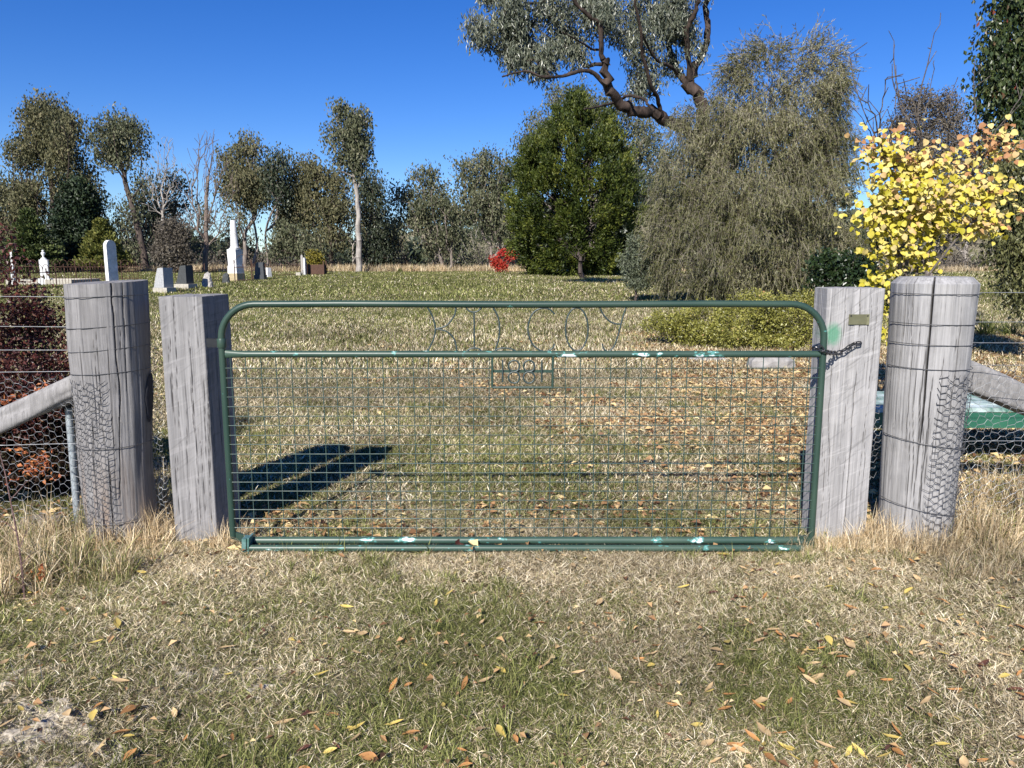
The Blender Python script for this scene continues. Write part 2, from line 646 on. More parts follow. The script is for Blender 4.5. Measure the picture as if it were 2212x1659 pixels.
def grass(name, y0, y1, dens, rad, n, L, W, lean, seed, nvar=6, mat=None, scl=(0.8, 1.25), bare=False, **kw):
    mat = mat or m_blade
    x, y, rs = region(y0, y1, dens, seed)
    if bare:
        k = ~(barepatch(x, y) & (rs.rand(len(x)) < 0.95))
        x, y = x[k], y[k]
    vs = [blade_patch('%s_%d' % (name, i), n, rad, L, W, lean, mat, seed * 31 + i, **kw) for i in range(nvar)]
    k = len(x)
    scatter(name, np.stack([x, y, hgt(x, y)], -1), rs.rand(k) * 6.283, scl[0] + (scl[1] - scl[0]) * rs.rand(k) ** 1.3, greenmap(x, y),
            rs.randint(0, nvar, k), vs, label={'near_grass': 'short dry and green grass in front of the gate', 'middle_grass': 'short drying grass just beyond the gate', 'lawn_grass': 'mown drying lawn between the gate and the graves', 'far_grass': 'green brown grass of the far lawn'}.get(name), cat='grass')


grass('near_grass', 1.5, 4.9, 200, 0.13, 430, (0.012, 0.056), 0.00095, (0.75, 1.52), 1, nvar=8, curl=0.4, flat=0.012, bare=True)
grass('middle_grass', 4.7, 10.5, 42, 0.30, 560, (0.025, 0.075), 0.0024, (0.6, 1.5), 2, curl=0.5, flat=0.012)
grass('lawn_grass', 10.2, 26, 5.5, 0.75, 560, (0.05, 0.11), 0.006, (0.2, 1.3), 3, curl=0.5)
grass('far_grass', 25.5, 64, 1.25, 1.7, 520, (0.07, 0.15), 0.016, (0.1, 1.2), 4, curl=0.5, scl=(0.8, 1.2))

# upright green and straw tufts in the near grass
x, y, rs = region(1.5, 9, 120, 55)
g = fbm(x, y, 1.5, 11)
k = (rs.rand(len(x)) < np.clip((g - 0.44) * 4, 0.05, 1)) & ~barepatch(x, y)
x, y, g = x[k], y[k], g[k]
vs = [blade_patch('tuft_%d' % i, 46, 0.035, (0.04, 0.10), 0.0013, (0.15, 1.1), m_blade, 900 + i, curl=0.7) for i in range(6)]
scatter('grass_tufts', np.stack([x, y, hgt(x, y)], -1), rs.rand(len(x)) * 6.28, 0.6 + 0.7 * rs.rand(len(x)), np.clip(0.45 + g, 0, 0.95), rs.randint(0, 6, len(x)), vs,
        label='small upright green tufts through the short grass', cat='grass')

# long dead stems lying flat
x, y, rs = region(1.5, 5.2, 13, 58)
vs = [blade_patch('stem_%d' % i, 3, 0.10, (0.07, 0.20), 0.0007, (1.35, 1.52), m_long, 950 + i, curl=0.15, flat=0.012) for i in range(7)]
scatter('fallen_stems', np.stack([x, y, hgt(x, y) + 0.008], -1), rs.rand(len(x)) * 6.28, 0.7 + 0.6 * rs.rand(len(x)), np.full(len(x), 0.02), rs.randint(0, 7, len(x)), vs,
        label='long pale dead grass stems lying flat before the gate', cat='grass')

# long dry grass round the posts, fences and pipe
pts = []
rs = np.random.RandomState(77)


def clump(u, v, n, sx, sy, s0, s1, g0=0.05):
    c = G(u, v)
    for i in range(n):
        xx = c.x + rs.randn() * sx; yy = c.y + rs.randn() * sy
        pts.append((xx, yy, H(xx, yy), s0 + (s1 - s0) * rs.rand(), g0 * rs.rand() * 2))


clump(230, 1180, 24, 0.16, 0.05, 0.5, 1.0, .2)
clump(330, 1170, 26, 0.06, 0.08, 0.6, 1.3)
clump(350, 1110, 14, 0.03, 0.06, 1.2, 1.9)
clump(400, 1195, 20, 0.14, 0.03, 0.3, 0.7)
clump(495, 1180, 24, 0.06, 0.05, 0.4, 0.9)
clump(560, 1205, 6, 0.15, 0.02, 0.25, 0.4)
clump(1800, 1190, 40, 0.13, 0.04, 0.4, 0.8)
clump(1900, 1175, 40, 0.07, 0.06, 0.5, 1.2)
clump(1990, 1195, 44, 0.17, 0.05, 0.5, 1.0)
clump(2110, 1170, 60, 0.12, 0.12, 0.8, 1.5, .15)
clump(2180, 1130, 80, 0.14, 0.16, 1.0, 2.0, .25)
clump(2150, 1230, 30, 0.2, 0.12, 0.5, 1.0, .2)
clump(120, 1170, 50, 0.22, 0.12, 0.5, 1.3, .35)
clump(150, 1250, 60, 0.22, 0.12, 0.6, 1.3, .5)
clump(30, 1260, 60, 0.2, 0.14, 0.7, 1.5, .4)
clump(-60, 1230, 40, 0.2, 0.2, 0.8, 1.6, .3)
clump(1900, 1240, 16, 0.3, 0.06, 0.3, 0.6)
for i in range(46):
    clump(540 + i * 26, 1197, 2, 0.04, 0.012, 0.12, 0.3)
    clump(540 + i * 26, 1212, 2, 0.04, 0.03, 0.12, 0.3)
A = np.array(pts)
vs = [blade_patch('long_%d' % i, 34, 0.035, (0.08, 0.24), 0.0014, (0.05, 1.0), m_long, 300 + i, curl=0.9) for i in range(7)]
scatter('long_dry_grass', A[:, :3], rs.rand(len(A)) * 6.28, A[:, 3], A[:, 4], rs.randint(0, 7, len(A)), vs,
        label='long pale dry grass growing round the posts and pipe', cat='grass')

# tall straw grass on the crest under the trees
rs = np.random.RandomState(5)
n = 2600
x = (rs.rand(n) * 2 - 1) * 46; y = 53 + rs.rand(n) * 9
kk = ~((x > -26) & (x < -12) & (y < 53))
vs = [blade_patch('rank_%d' % i, 110, 0.6, (0.3, 0.85), 0.016, (0.02, 0.6), m_long, 400 + i, curl=0.6) for i in range(5)]
scatter('tall_straw_grass', np.stack([x, y, hgt(x, y)], -1)[kk], rs.rand(n)[kk] * 6.28, (0.45 + 0.6 * rs.rand(n))[kk], np.full(n, 0.06)[kk], rs.randint(0, 5, n)[kk], vs,
        label='tall pale straw grass along the foot of the far trees', cat='grass')

# leaf litter beyond the gate, thicker to the right
x, y, rs = region(3.95, 15, 34, 66)
w = fbm(x, y, 1.2, 31)
den = np.clip((w - 0.42) * 3.0, 0, 1) * np.clip(0.45 + 0.22 * x, 0.18, 1.0) * np.clip(1.3 - (y - 4) / 9, 0.05, 1)
den = np.where((x > 2.0) & (y > 4.6), 0.9, den)
den = np.where((y < 4.6), np.maximum(den, 0.25), den)
k = rs.rand(len(x)) < den
x, y = x[k], y[k]
vs = [litter_patch('litter_%d' % i, 26, 0.22, (0.03, 0.065), m_litter, 700 + i) for i in range(7)]
scatter('leaf_litter', np.stack([x, y, hgt(x, y)], -1), rs.rand(len(x)) * 6.28, 0.8 + 0.4 * rs.rand(len(x)), np.zeros(len(x)), rs.randint(0, 7, len(x)), vs,
        label='brown orange and yellow leaf litter beyond the gate', cat='leaf litter')
x, y, rs = region(1.5, 4.1, 9, 67)
k = rs.rand(len(x)) < 0.75
x, y = x[k], y[k]
vs = [litter_patch('crumb_%d' % i, 9, 0.2, (0.018, 0.04), m_litter, 740 + i) for i in range(6)]
scatter('small_leaf_litter', np.stack([x, y, hgt(x, y)], -1), rs.rand(len(x)) * 6.28, 0.8 + 0.4 * rs.rand(len(x)), np.zeros(len(x)), rs.randint(0, 6, len(x)), vs,
        label='small broken brown leaves in the near grass', cat='leaf litter')

# pale bare soil crumbs, near left
m_soil = plain('pale dry soil', (0.58, 0.51, 0.40), 0.95, scale=70, c2=(0.20, 0.165, 0.12))
xs = np.linspace(-2.2, -0.7, 300); ys = np.linspace(1.5, 2.8, 260)
X, Y = np.meshgrid(xs, ys)
q = fbm(X, Y, 5.0, 23)
Z = hgt(X, Y) - 0.006 + np.clip((q - 0.42) * 10, -1, 1) * 0.018 + (fbm(X, Y, 28, 3) - 0.5) * 0.05 - 0.012
edge = np.minimum(np.minimum(X + 2.2, -0.7 - X), np.minimum(Y - 1.4, 2.8 - Y))
Z -= np.clip(0.15 - edge, 0, 1) * 0.25
idx = np.arange(X.size).reshape(X.shape)
qq = np.stack([idx[:-1, :-1], idx[:-1, 1:], idx[1:, 1:], idx[1:, :-1]], -1).reshape(-1, 4)
link('bare_soil', mesh_np('bare_soil', np.stack([X, Y, Z], -1).reshape(-1, 3), [qq], m_soil, smooth=True), kind='structure')

# single fallen leaves in the foreground
def leaf_blade_mesh(name, L, W, mat, seed, heart=False):
    rs = np.random.RandomState(seed)
    n = 7
    t = np.linspace(0, 1, n)
    if heart:
        w = W * np.sin(np.pi * np.clip(t, 0.0, 1) ** 0.62) ** 0.75
    else:
        w = W * np.sin(np.pi * t ** 0.85)
    bend = (rs.rand() - 0.2) * 1.2
    tw = (rs.rand() - 0.5) * 1.5
    V = []
    for i in range(n):
        a = bend * (t[i] - 0.4)
        x = L * (t[i] - 0.5); z = L * 0.25 * bend * (t[i] - 0.5) ** 2 * 2
        y = L * 0.12 * tw * (t[i] - 0.5) ** 2
        cu = 0.35 * w[i] * (1 + rs.rand() * 0.6)
        V += [(x, y - w[i], z + cu), (x, y, z), (x, y + w[i], z + cu * (0.6 + rs.rand() * 0.6))]
    q = []
    for i in range(n - 1):
        q += [(i * 3, i * 3 + 1, i * 3 + 4, i * 3 + 3), (i * 3 + 1, i * 3 + 2, i * 3 + 5, i * 3 + 4)]
    return mesh_np(name, V, [q], mat, smooth=True, rnd=np.tile(rs.rand(3), (len(V), 1)))


def solidleaf(name, c, c2):
    m, nt, b = newmat(name)
    n = noise(nt, 45, 4, 0.6)
    oi = nt.nodes.new('ShaderNodeObjectInfo')
    col = mix(nt, ramp(nt, n, [(0.35, 0), (0.7, 1)]).outputs[0], c, c2)
    hv = nt.nodes.new('ShaderNodeHueSaturation')
    nt.links.new(col, hv.inputs['Color'])
    mr = N(nt, 'ShaderNodeMapRange')
    mr.inputs[3].default_value = 0.7; mr.inputs[4].default_value = 1.2
    nt.links.new(oi.outputs['Random'], mr.inputs[0])
    nt.links.new(mr.outputs[0], hv.inputs['Value'])
    nt.links.new(hv.outputs[0], b.inputs['Base Color'])
    b.inputs['Roughness'].default_value = 0.5
    tr = nt.nodes.new('ShaderNodeBsdfTranslucent')
    nt.links.new(hv.outputs[0], tr.inputs['Color'])
    ms = nt.nodes.new('ShaderNodeMixShader'); ms.inputs[0].default_value = 0.2
    nt.links.new(b.outputs[0], ms.inputs[1]); nt.links.new(tr.outputs[0], ms.inputs[2])
    nt.links.new(ms.outputs[0], nt.nodes['Material Output'].inputs['Surface'])
    return m


LEAFK = [('yellow', (0.72, 0.52, 0.12), (0.62, 0.50, 0.16), 'narrow yellow leaf lying on the grass before the gate'),
         ('orange', (0.60, 0.30, 0.10), (0.50, 0.24, 0.09), 'narrow orange leaf lying on the grass before the gate'),
         ('tan', (0.62, 0.45, 0.24), (0.50, 0.33, 0.16), 'pale tan curled leaf lying on the grass before the gate'),
         ('brown', (0.20, 0.08, 0.05), (0.13, 0.055, 0.04), 'dark brown curled leaf lying on the grass before the gate')]
rs = np.random.RandomState(8)
lm = {}
for nm, c, c2, lab in LEAFK:
    mt = solidleaf('fallen leaf ' + nm, c, c2)
    lm[nm] = [leaf_blade_mesh('fallen_leaf_%s_%d' % (nm, i), 0.062, 0.0078 if i < 3 else 0.013, mt, i * 7 + len(nm)) for i in range(5)]
cnt = 0
while cnt < 280:
    u = rs.rand() * 2300 - 40; v = 1205 + 480 * rs.rand()
    den = 0.35 + 0.65 * (u > 1500) + 0.2 * (v > 1400)
    if rs.rand() > den * (0.3 + vn(u, v, 0.01, 3)): continue
    p = G(u, v)
    k = rs.choice(4, p=[0.24, 0.32, 0.36, 0.08])
    nm, c, c2, lab = LEAFK[k]
    me = lm[nm][rs.randint(5)]
    s = 0.55 + 0.6 * rs.rand()
    o = link('fallen_leaf', me, None, label=lab, cat='leaf', group='single %s leaves fallen on the near grass' % nm, loc=(p.x, p.y, H(p.x, p.y) + 0.020 + 0.008 * rs.rand()))
    o.rotation_euler = ((rs.rand() - 0.5) * 0.8, (rs.rand() - 0.5) * 0.7, rs.rand() * 6.28)
    o.scale = (s, s, s)
    cnt += 1
# the big dark red leaf against the pipe
mt = solidleaf('dark red leaf', (0.16, 0.05, 0.035), (0.10, 0.035, 0.03))
me = leaf_blade_mesh('red_brown_leaf', 0.07, 0.022, mt, 99, heart=True)
p = G(993, 1192)
o = link('fallen_leaf', me, None, label='broad dark red leaf standing on edge against the bottom pipe', cat='leaf', loc=(p.x, p.y - 0.01, 0.04))
o.rotation_euler = (1.2, 0.6, 0.5)

# ------------------------------------------------------------------ posts
def woodmat(name, base=(0.40, 0.39, 0.40), dark=(0.17, 0.16, 0.165), saw=0.0, stain=None, brown=0.0):
    m, nt, b = newmat(name)
    n1 = noise(nt, 1.0, 7, 0.65, mapscale=(110, 110, 2.6))
    n2 = noise(nt, 1.0, 5, 0.65, mapscale=(22, 22, 1.2))
    n3 = noise(nt, 7, 5, 0.6)
    light = tuple(min(1, x * 1.35) for x in base)
    c = ramp(nt, n1, [(0.28, dark), (0.42, base), (0.62, light), (0.78, tuple(min(1, x * 1.55) for x in base))]).outputs[0]
    c = mix(nt, ramp(nt, n2, [(0.40, 0.5), (0.6, 0.0)]).outputs[0], c, tuple(x * 0.62 for x in base))
    c = mix(nt, ramp(nt, n3, [(0.5, 0.0), (0.68, 0.35)]).outputs[0], c, tuple(min(1, x * 1.5) for x in base))
    if brown:
        tc = nt.nodes.new('ShaderNodeTexCoord'); sx = nt.nodes.new('ShaderNodeSeparateXYZ')
        nt.links.new(tc.outputs['Object'], sx.inputs[0])
        f = math_n(nt, 'MULTIPLY', ramp(nt, sx.outputs[2], [(0.0, 1), (0.55, 0)]).outputs[0], ramp(nt, n2, [(0.45, 0), (0.6, 1)]).outputs[0])
        f = math_n(nt, 'MULTIPLY', f, brown)
        c = mix(nt, f, c, (0.24, 0.17, 0.12))
    if saw:
        n4 = noise(nt, 1.0, 3, 0.5, mapscale=(4, 4, 75), rot=(0, R(-38), 0))
        c = mix(nt, math_n(nt, 'MULTIPLY', ramp(nt, n4, [(0.30, 1), (0.42, 0)]).outputs[0], saw), c, tuple(x * 0.5 for x in base))
        n5 = noise(nt, 1.0, 2, 0.5, mapscale=(4, 4, 50), rot=(0, R(-20), 0))
        c = mix(nt, math_n(nt, 'MULTIPLY', ramp(nt, n5, [(0.58, 0), (0.70, 1)]).outputs[0], saw * 0.8), c, tuple(min(1, x * 1.6) for x in base))
    at = N(nt, 'ShaderNodeAttribute', attribute_name='crack')
    c = mix(nt, math_n(nt, 'MULTIPLY', at.outputs['Fac'], 0.85), c, (0.035, 0.03, 0.028))
    if stain is not None:
        tc = nt.nodes.new('ShaderNodeTexCoord')
        vs_ = nt.nodes.new('ShaderNodeVectorMath'); vs_.operation = 'DISTANCE'
        mp = nt.nodes.new('ShaderNodeMapping'); mp.inputs['Scale'].default_value = (1, 0.2, 0.72)
        nt.links.new(tc.outputs['Object'], mp.inputs[0]); nt.links.new(mp.outputs[0], vs_.inputs[0])
        vs_.inputs[1].default_value = (stain[0], stain[1] * 0.2, stain[2] * 0.72)
        ns = noise(nt, 60, 4, 0.7)
        dd = math_n(nt, 'ADD', vs_.outputs['Value'], math_n(nt, 'MULTIPLY', ns, 0.028))
        f = ramp(nt, math_n(nt, 'MULTIPLY', dd, 6), [(0.22, 0.85), (0.40, 0.0)]).outputs[0]
        c = mix(nt, f, c, (0.08, 0.25, 0.15))
    nt.links.new(c, b.inputs['Base Color'])
    b.inputs['Roughness'].default_value = 0.85
    b.inputs['Specular IOR Level'].default_value = 0.2
    bump(nt, b, n1, 0.55, 0.006)
    return m


def grid_post(name, mat, section, height, cracks, nth=300, nz=110, parent=None, seed=0, top_tilt=(0, 0), lean=(0, 0), chamfer=0.0, scale_at=None, lump=0.004):
    """section(th)->(x,y,nx,ny); cracks: list of (th0, z0, z1, halfwidth in m, depth, wiggle)"""
    rs = np.random.RandomState(seed)
    th = np.linspace(0, 1, nth, endpoint=False)
    zz = np.linspace(-0.12, height, nz) if not chamfer else np.concatenate([np.linspace(-0.12, height - chamfer, nz), np.array([height - chamfer * 0.5, height])])
    nz = len(zz)
    sec = np.array([section(t) for t in th])
    per = 2 * np.pi * 0.19
    TH, ZZ = np.meshgrid(th, zz)
    disp = (vn(TH * 40, ZZ * 1.2, 1, seed) - 0.5) * lump + (vn(TH * 130, ZZ * 2.0, 1, seed + 3) - 0.5) * 0.0035 + (vn(TH * 6, ZZ * 3, 1, seed + 5) - 0.5) * lump * 2.5
    crk = np.zeros_like(disp)
    for (t0, z0, z1, hw, dp, wg) in cracks:
        cz = t0 + wg * (vn(ZZ * 14, ZZ * 0 + t0 * 50, 1, 9) - 0.5) * 0.006 + wg * (vn(ZZ * 2.2, ZZ * 0 + t0 * 31, 1, 4) - 0.5) * 0.02
        d = np.abs((TH - cz + 0.5) % 1 - 0.5) * per
        env = np.clip((ZZ - z0) / 0.12, 0, 1) * np.clip((z1 - ZZ) / 0.12, 0, 1)
        env = np.where((z1 >= height), np.clip((ZZ - z0) / 0.12, 0, 1), env)
        k = np.clip(1 - d / (hw * (0.35 + 0.65 * env) + 1e-6), 0, 1) * (env > 0.01) * (0.3 + 0.7 * env)
        disp -= dp * k
        crk = np.maximum(crk, np.clip(k * 1.6, 0, 1))
    V = []
    for j, z in enumerate(zz):
        s = 1.0 if scale_at is None else scale_at(z / height)
        x = sec[:, 0] * s + sec[:, 2] * disp[j]
        y = sec[:, 1] * s + sec[:, 3] * disp[j]
        if chamfer and z > height - chamfer:
            f = 1 - (z - (height - chamfer)) / chamfer * 0.17
            x = x * f; y = y * f
        zt = z + (top_tilt[0] * x + top_tilt[1] * y) * max(0, (z / height)) ** 6
        V.append(np.stack([x + lean[0] * z, y + lean[1] * z, zt], -1))
    V = np.array(V)
    idx = np.arange(nth * nz).reshape(nz, nth)
    nx_ = np.roll(idx, -1, axis=1)
    q = np.stack([idx[:-1], nx_[:-1], nx_[1:], idx[1:]], -1).reshape(-1, 4)
    V = V.reshape(-1, 3)
    # top cap rings
    rings = [idx[-1]]
    cur = V[idx[-1]]
    cen = cur.mean(0)
    tris = []
    allV = [V]; base = len(V); prev = idx[-1]
    cr = [crk.ravel()]
    for r in (0.96, 0.8, 0.6, 0.4, 0.2):
        rv = cen + (cur - cen) * r
        rv[:, 2] += 0.004 * (1 - r) + (vn(rv[:, 0] * 60, rv[:, 1] * 60, 1, 2) - 0.5) * 0.006
        allV.append(rv)
        ni = np.arange(nth) + base
        q = np.concatenate([q, np.stack([prev, np.roll(prev, -1), np.roll(ni, -1), ni], -1)])
        c0 = crk[-1] * 0.9 * (r > 0.3)
        rv[:, 2] -= c0 * 0.006
        cr.append(c0)
        base += nth; prev = ni
    allV.append(cen[None] + np.array([[0, 0, 0.004]])); cr.append(np.zeros(1))
    t = np.stack([prev, np.roll(prev, -1), np.full(nth, base)], -1)
    me = mesh_np(name, np.concatenate(allV), [q, t], mat, smooth=True, extra={'crack': np.concatenate(cr)})
    try:
        me.set_sharp_from_angle(angle=R(28))
    except Exception:
        pass
    return me


def circ(r, ecc=1.0):
    def f(t):
        a = 2 * math.pi * t - math.pi / 2      # t = 0 faces the camera, rises to the right
        return (r * math.cos(a), r * ecc * math.sin(a), math.cos(a), math.sin(a))
    return f


def rect(w, d, rnd=0.008):
    def f(t):
        per = 2 * (w + d)
        s = ((t * per) + w / 2) % per
        def cl(v, m): return max(-m + 0, min(m, v))
        if s < w: x, y, nx, ny = -w / 2 + s, -d / 2, 0, -1
        elif s < w + d: x, y, nx, ny = w / 2, -d / 2 + (s - w), 1, 0
        elif s < 2 * w + d: x, y, nx, ny = w / 2 - (s - w - d), d / 2, 0, 1
        else: x, y, nx, ny = -w / 2, d / 2 - (s - 2 * w - d), -1, 0
        # round the corners a little
        ex = w / 2 - abs(x); ey = d / 2 - abs(y)
        if ex < rnd and ey < rnd:
            k = (rnd - max(ex, ey)) / rnd
            x -= math.copysign(rnd * 0.35 * k, x); y -= math.copysign(rnd * 0.35 * k, y)
        return (x, y, nx, ny)
    return f


YP = 4.10
# left round post
c0 = P(240, 640, YP); cb = P(264, 1160, YP)
hL = P(240, 611, YP - 0.15).z
m_w1 = woodmat('weathered round post wood', (0.205, 0.197, 0.195), (0.06, 0.056, 0.056), brown=0.9)
rs = np.random.RandomState(2)
cracks = [(-0.02, 0.1, 0.75, 0.003, 0.008, 1), (0.09, 0.2, 1.5, 0.004, 0.010, 1.2), (0.04, 0.0, 0.5, 0.005, 0.010, 0.8), (-0.10, 0.7, 1.5, 0.002, 0.006, 1)]
for i in range(26):
    z0 = rs.rand() * 1.0
    cracks.append((rs.rand(), z0, z0 + 0.2 + rs.rand() * 0.7, 0.0014 + 0.0014 * rs.rand(), 0.004, 1))
me = grid_post('round_post', m_w1, circ(0.200), hL, cracks, seed=3, top_tilt=(0.04, 0.03), scale_at=lambda k: 0.89 + 0.11 * max(k, 0) ** 1.5, lump=0.009, lean=((c0.x - cb.x) / 1.3 * 0.6, 0))
lp = thing('round_post', (cb.x, YP, 0), 'grey weathered round post left of the gate, wider at its uneven top', 'post')
link('timber', me, lp)
# dark burnt scar of bare dark wood on its right
m_scar = plain('dark charred wood', (0.045, 0.045, 0.055), 0.9, scale=40)
mb = MB()
n = 16
ol = []
for i in range(n):
    a = 2 * math.pi * i / n
    ol.append((math.cos(a) * (0.05 if math.sin(a) > 0 else 0.036) + 0.018 * math.sin(a), math.sin(a) * 0.135))
vv = []; 
for ring, s_, off in ((0, 1.0, 0.000), (1, 0.85, 0.0045), (2, 0.45, 0.005)):
    for (du, dz) in ol:
        z = P(320, 866, 4.0).z + dz * s_
        an = math.radians(2) + du * s_ / 0.185
        rr = 0.200 * (0.89 + 0.11 * (z / hL) ** 1.5) + off + 0.010
        vv.append((math.cos(an) * rr + (c0.x - cb.x) / 1.3 * 0.6 * z, math.sin(an) * rr, z))
q = []
for r_ in range(2):
    for i in range(n):
        q.append((r_ * n + i, r_ * n + (i + 1) % n, (r_ + 1) * n + (i + 1) % n, (r_ + 1) * n + i))
mb.add(vv, quads=q, ngons=[list(range(2 * n, 3 * n))])
mb.build('dark_scar', m_scar, lp, smooth=True)

# left square post
fl = P(437, 640, 3.97)
wq, dq = 0.232, 0.36
tR = R(0.5)
ctr = Vector((fl.x, 3.97, 0)) + Vector((-math.cos(tR) * wq / 2, math.sin(tR) * wq / 2, 0)) + Vector((math.sin(tR) * dq / 2, math.cos(tR) * dq / 2, 0))
hS = P(437, 641, 3.97).z
m_w2 = woodmat('sawn square post wood', (0.225, 0.217, 0.215), (0.08, 0.076, 0.075), saw=0.35)
cracks = [(0.03, 0.0, 1.2, 0.0025, 0.007, 1.6), (-0.04, 0.5, 1.5, 0.0018, 0.005, 1.5), (0.085, 0.0, 0.9, 0.002, 0.005, 1), (0.22, 0.4, 1.5, 0.004, 0.01, 1), (0.27, 0.0, 0.9, 0.003, 0.01, 1)]
for i in range(26):
    z0 = rs.rand() * 1.0
    cracks.append((rs.rand() * 0.5 - 0.15, z0, z0 + 0.2 + rs.rand() * 0.6, 0.0013 + 0.0012 * rs.rand(), 0.004, 1.3))
me = grid_post('square_post', m_w2, rect(wq, dq), hS, cracks, seed=12, lump=0.003, lean=(0.0, 0))
o = thing('square_post', tuple(ctr), 'square sawn grey timber post that the gate hinges on, beside the round left post', 'post', rz=-tR)
link('timber', me, o)
SQL = o

# right square post
tl = P(1789, 626, 3.99); tr_ = P(1911, 626, 3.99)
w2 = tr_.x - tl.x
d2 = 0.17
cx2 = (tl.x + tr_.x) / 2
hS2 = P(1850, 623, 3.99).z
m_w3 = woodmat('pale sawn square post wood', (0.30, 0.29, 0.286), (0.12, 0.115, 0.113), saw=0.5, stain=(P(1798, 722, 3.99).x - cx2, -d2 / 2, P(1798, 722, 3.99).z))
cracks = [(0.02, 1.1, 1.5, 0.004, 0.008, 2), (0.03, 0.0, 1.0, 0.003, 0.006, 2), (-0.1, 0.3, 1.1, 0.0025, 0.005, 2)]
for i in range(30):
    z0 = rs.rand() * 1.1
    cracks.append((rs.rand() * 0.5 - 0.25, z0, z0 + 0.1 + rs.rand() * 0.4, 0.0013 + 0.001 * rs.rand(), 0.0035, 1.8))
me = grid_post('square_post', m_w3, rect(w2, d2), hS2, cracks, seed=22, lump=0.003, scale_at=lambda k: 0.99 + 0.03 * k)
SQR = thing('square_post', (cx2, 3.99 + d2 / 2, 0), 'pale square sawn post at the latch end with a smear of green paint', 'post', rz=R(2))
link('timber', me, SQR)

# right round post
cr_ = P(2019, 640, YP)
hR = P(2019, 599, YP - 0.12).z
m_w4 = woodmat('silver round post wood', (0.28, 0.272, 0.268), (0.07, 0.066, 0.065))
cracks = [(-0.083, 0.55, 1.9, 0.0048, 0.04, 0.5), (-0.06, 0.0, 0.95, 0.0025, 0.008, 1), (-0.11, 0.2, 1.2, 0.002, 0.006, 1.2), (-0.125, 0.0, 0.7, 0.002, 0.006, 1), (-0.09, 0.0, 0.62, 0.002, 0.006, 1), (-0.19, 0.8, 1.9, 0.003, 0.008, 1)]
for i in range(44):
    z0 = rs.rand() * 1.1
    cracks.append((rs.rand(), z0, z0 + 0.15 + rs.rand() * 0.7, 0.0014 + 0.0014 * rs.rand(), 0.004, 1))
me = grid_post('round_post', m_w4, circ(0.207), hR, cracks, nth=360, nz=130, seed=31, chamfer=0.034, scale_at=lambda k: 0.905 + 0.095 * max(k, 0), lump=0.005)
RR = thing('round_post', (cr_.x - 0.005, YP, 0), 'pale round post right of the gate with a chamfered top and long dark split', 'post')
link('timber', me, RR)

# ------------------------------------------------------------------ gate
def paintmat(name, chip=0.5, base=(0.018, 0.085, 0.06)):
    m, nt, b = newmat(name)
    n = noise(nt, 9, 3, 0.6, mapscale=(1, 2.0, 2.0))
    n2 = noise(nt, 40, 3, 0.6)
    n0 = noise(nt, 2.2, 2, 0.5)
    fade = ramp(nt, n0, [(0.35, base), (0.7, (base[0] * 2.0, base[1] * 1.5, base[2] * 1.4))]).outputs[0]
    t = 0.74 - 0.14 * chip
    s = math_n(nt, 'ADD', math_n(nt, 'MULTIPLY', n, 0.8), math_n(nt, 'MULTIPLY', n2, 0.2))
    c = mix(nt, ramp(nt, s, [(t - 0.045, 0), (t - 0.03, 0.75)]).outputs[0], fade, (0.10, 0.30, 0.27))
    c = mix(nt, ramp(nt, s, [(t, 0), (t + 0.012, 1)]).outputs[0], c, (0.72, 0.78, 0.80))
    nt.links.new(c, b.inputs['Base Color'])
    b.inputs['Roughness'].default_value = 0.40
    b.inputs['Specular IOR Level'].default_value = 0.45
    bump(nt, b, n2, 0.12, 0.002)
    return m


m_g = paintmat('green gate paint', 0.25, (0.018, 0.044, 0.034))
m_gc = paintmat('chipped green gate paint', 0.85, (0.022, 0.052, 0.040))
m_gb = paintmat('bottom rail worn paint', 0.75, (0.030, 0.065, 0.050))
m_gw = plain('green coated wire', (0.05, 0.092, 0.08), 0.4, 0.0, 0.2)
m_gl = plain('thin green painted rod', (0.016, 0.036, 0.032), 0.5, 0.0, 0.15, c2=(0.045, 0.062, 0.062))
m_blk = plain('black iron and pipe top shade', (0.02, 0.022, 0.026), 0.45, 0.3)
YG = 3.86


def gp(u, v):
    return P(u, v, YG)


xl = gp(480, 760).x; xr = gp(1778, 760).x
zt = gp(1100, 657).z; zm = gp(1100, 765).z; zb = gp(1100, 1167).z
gate = thing('farm_gate', ((xl + xr) / 2, YG, 0.0), 'green tubular steel farm gate with wire mesh and KILCOY 1881 in bent rod', 'gate')
go = Vector(gate.location)
rt = 0.0172


def loc(p):
    return Vector(p) - go


def arcpts(cx, cz, r, a0, a1, n=10):
    return [Vector((cx + r * math.cos(a0 + (a1 - a0) * i / n), YG, cz + r * math.sin(a0 + (a1 - a0) * i / n))) for i in range(n + 1)]


rc = 0.175
path = [Vector((xl, YG, 0.075)), Vector((xl, YG, 0.4)), Vector((xl, YG, 0.8))]
path += arcpts(xl + rc, zt - rc, rc, math.pi, math.pi / 2)
path += [Vector((xl + (xr - xl) * f, YG, zt + 0.002 * math.sin(f * 9))) for f in (0.2, 0.35, 0.5, 0.65, 0.8)]
path += arcpts(xr - rc, zt - rc, rc, math.pi / 2, 0)
path += [Vector((xr, YG, 0.8)), Vector((xr, YG, 0.4)), Vector((xr, YG, 0.045))]
MB().tube([loc(p) for p in path], rt, 14).build('outer_frame', m_g, gate, smooth=True)
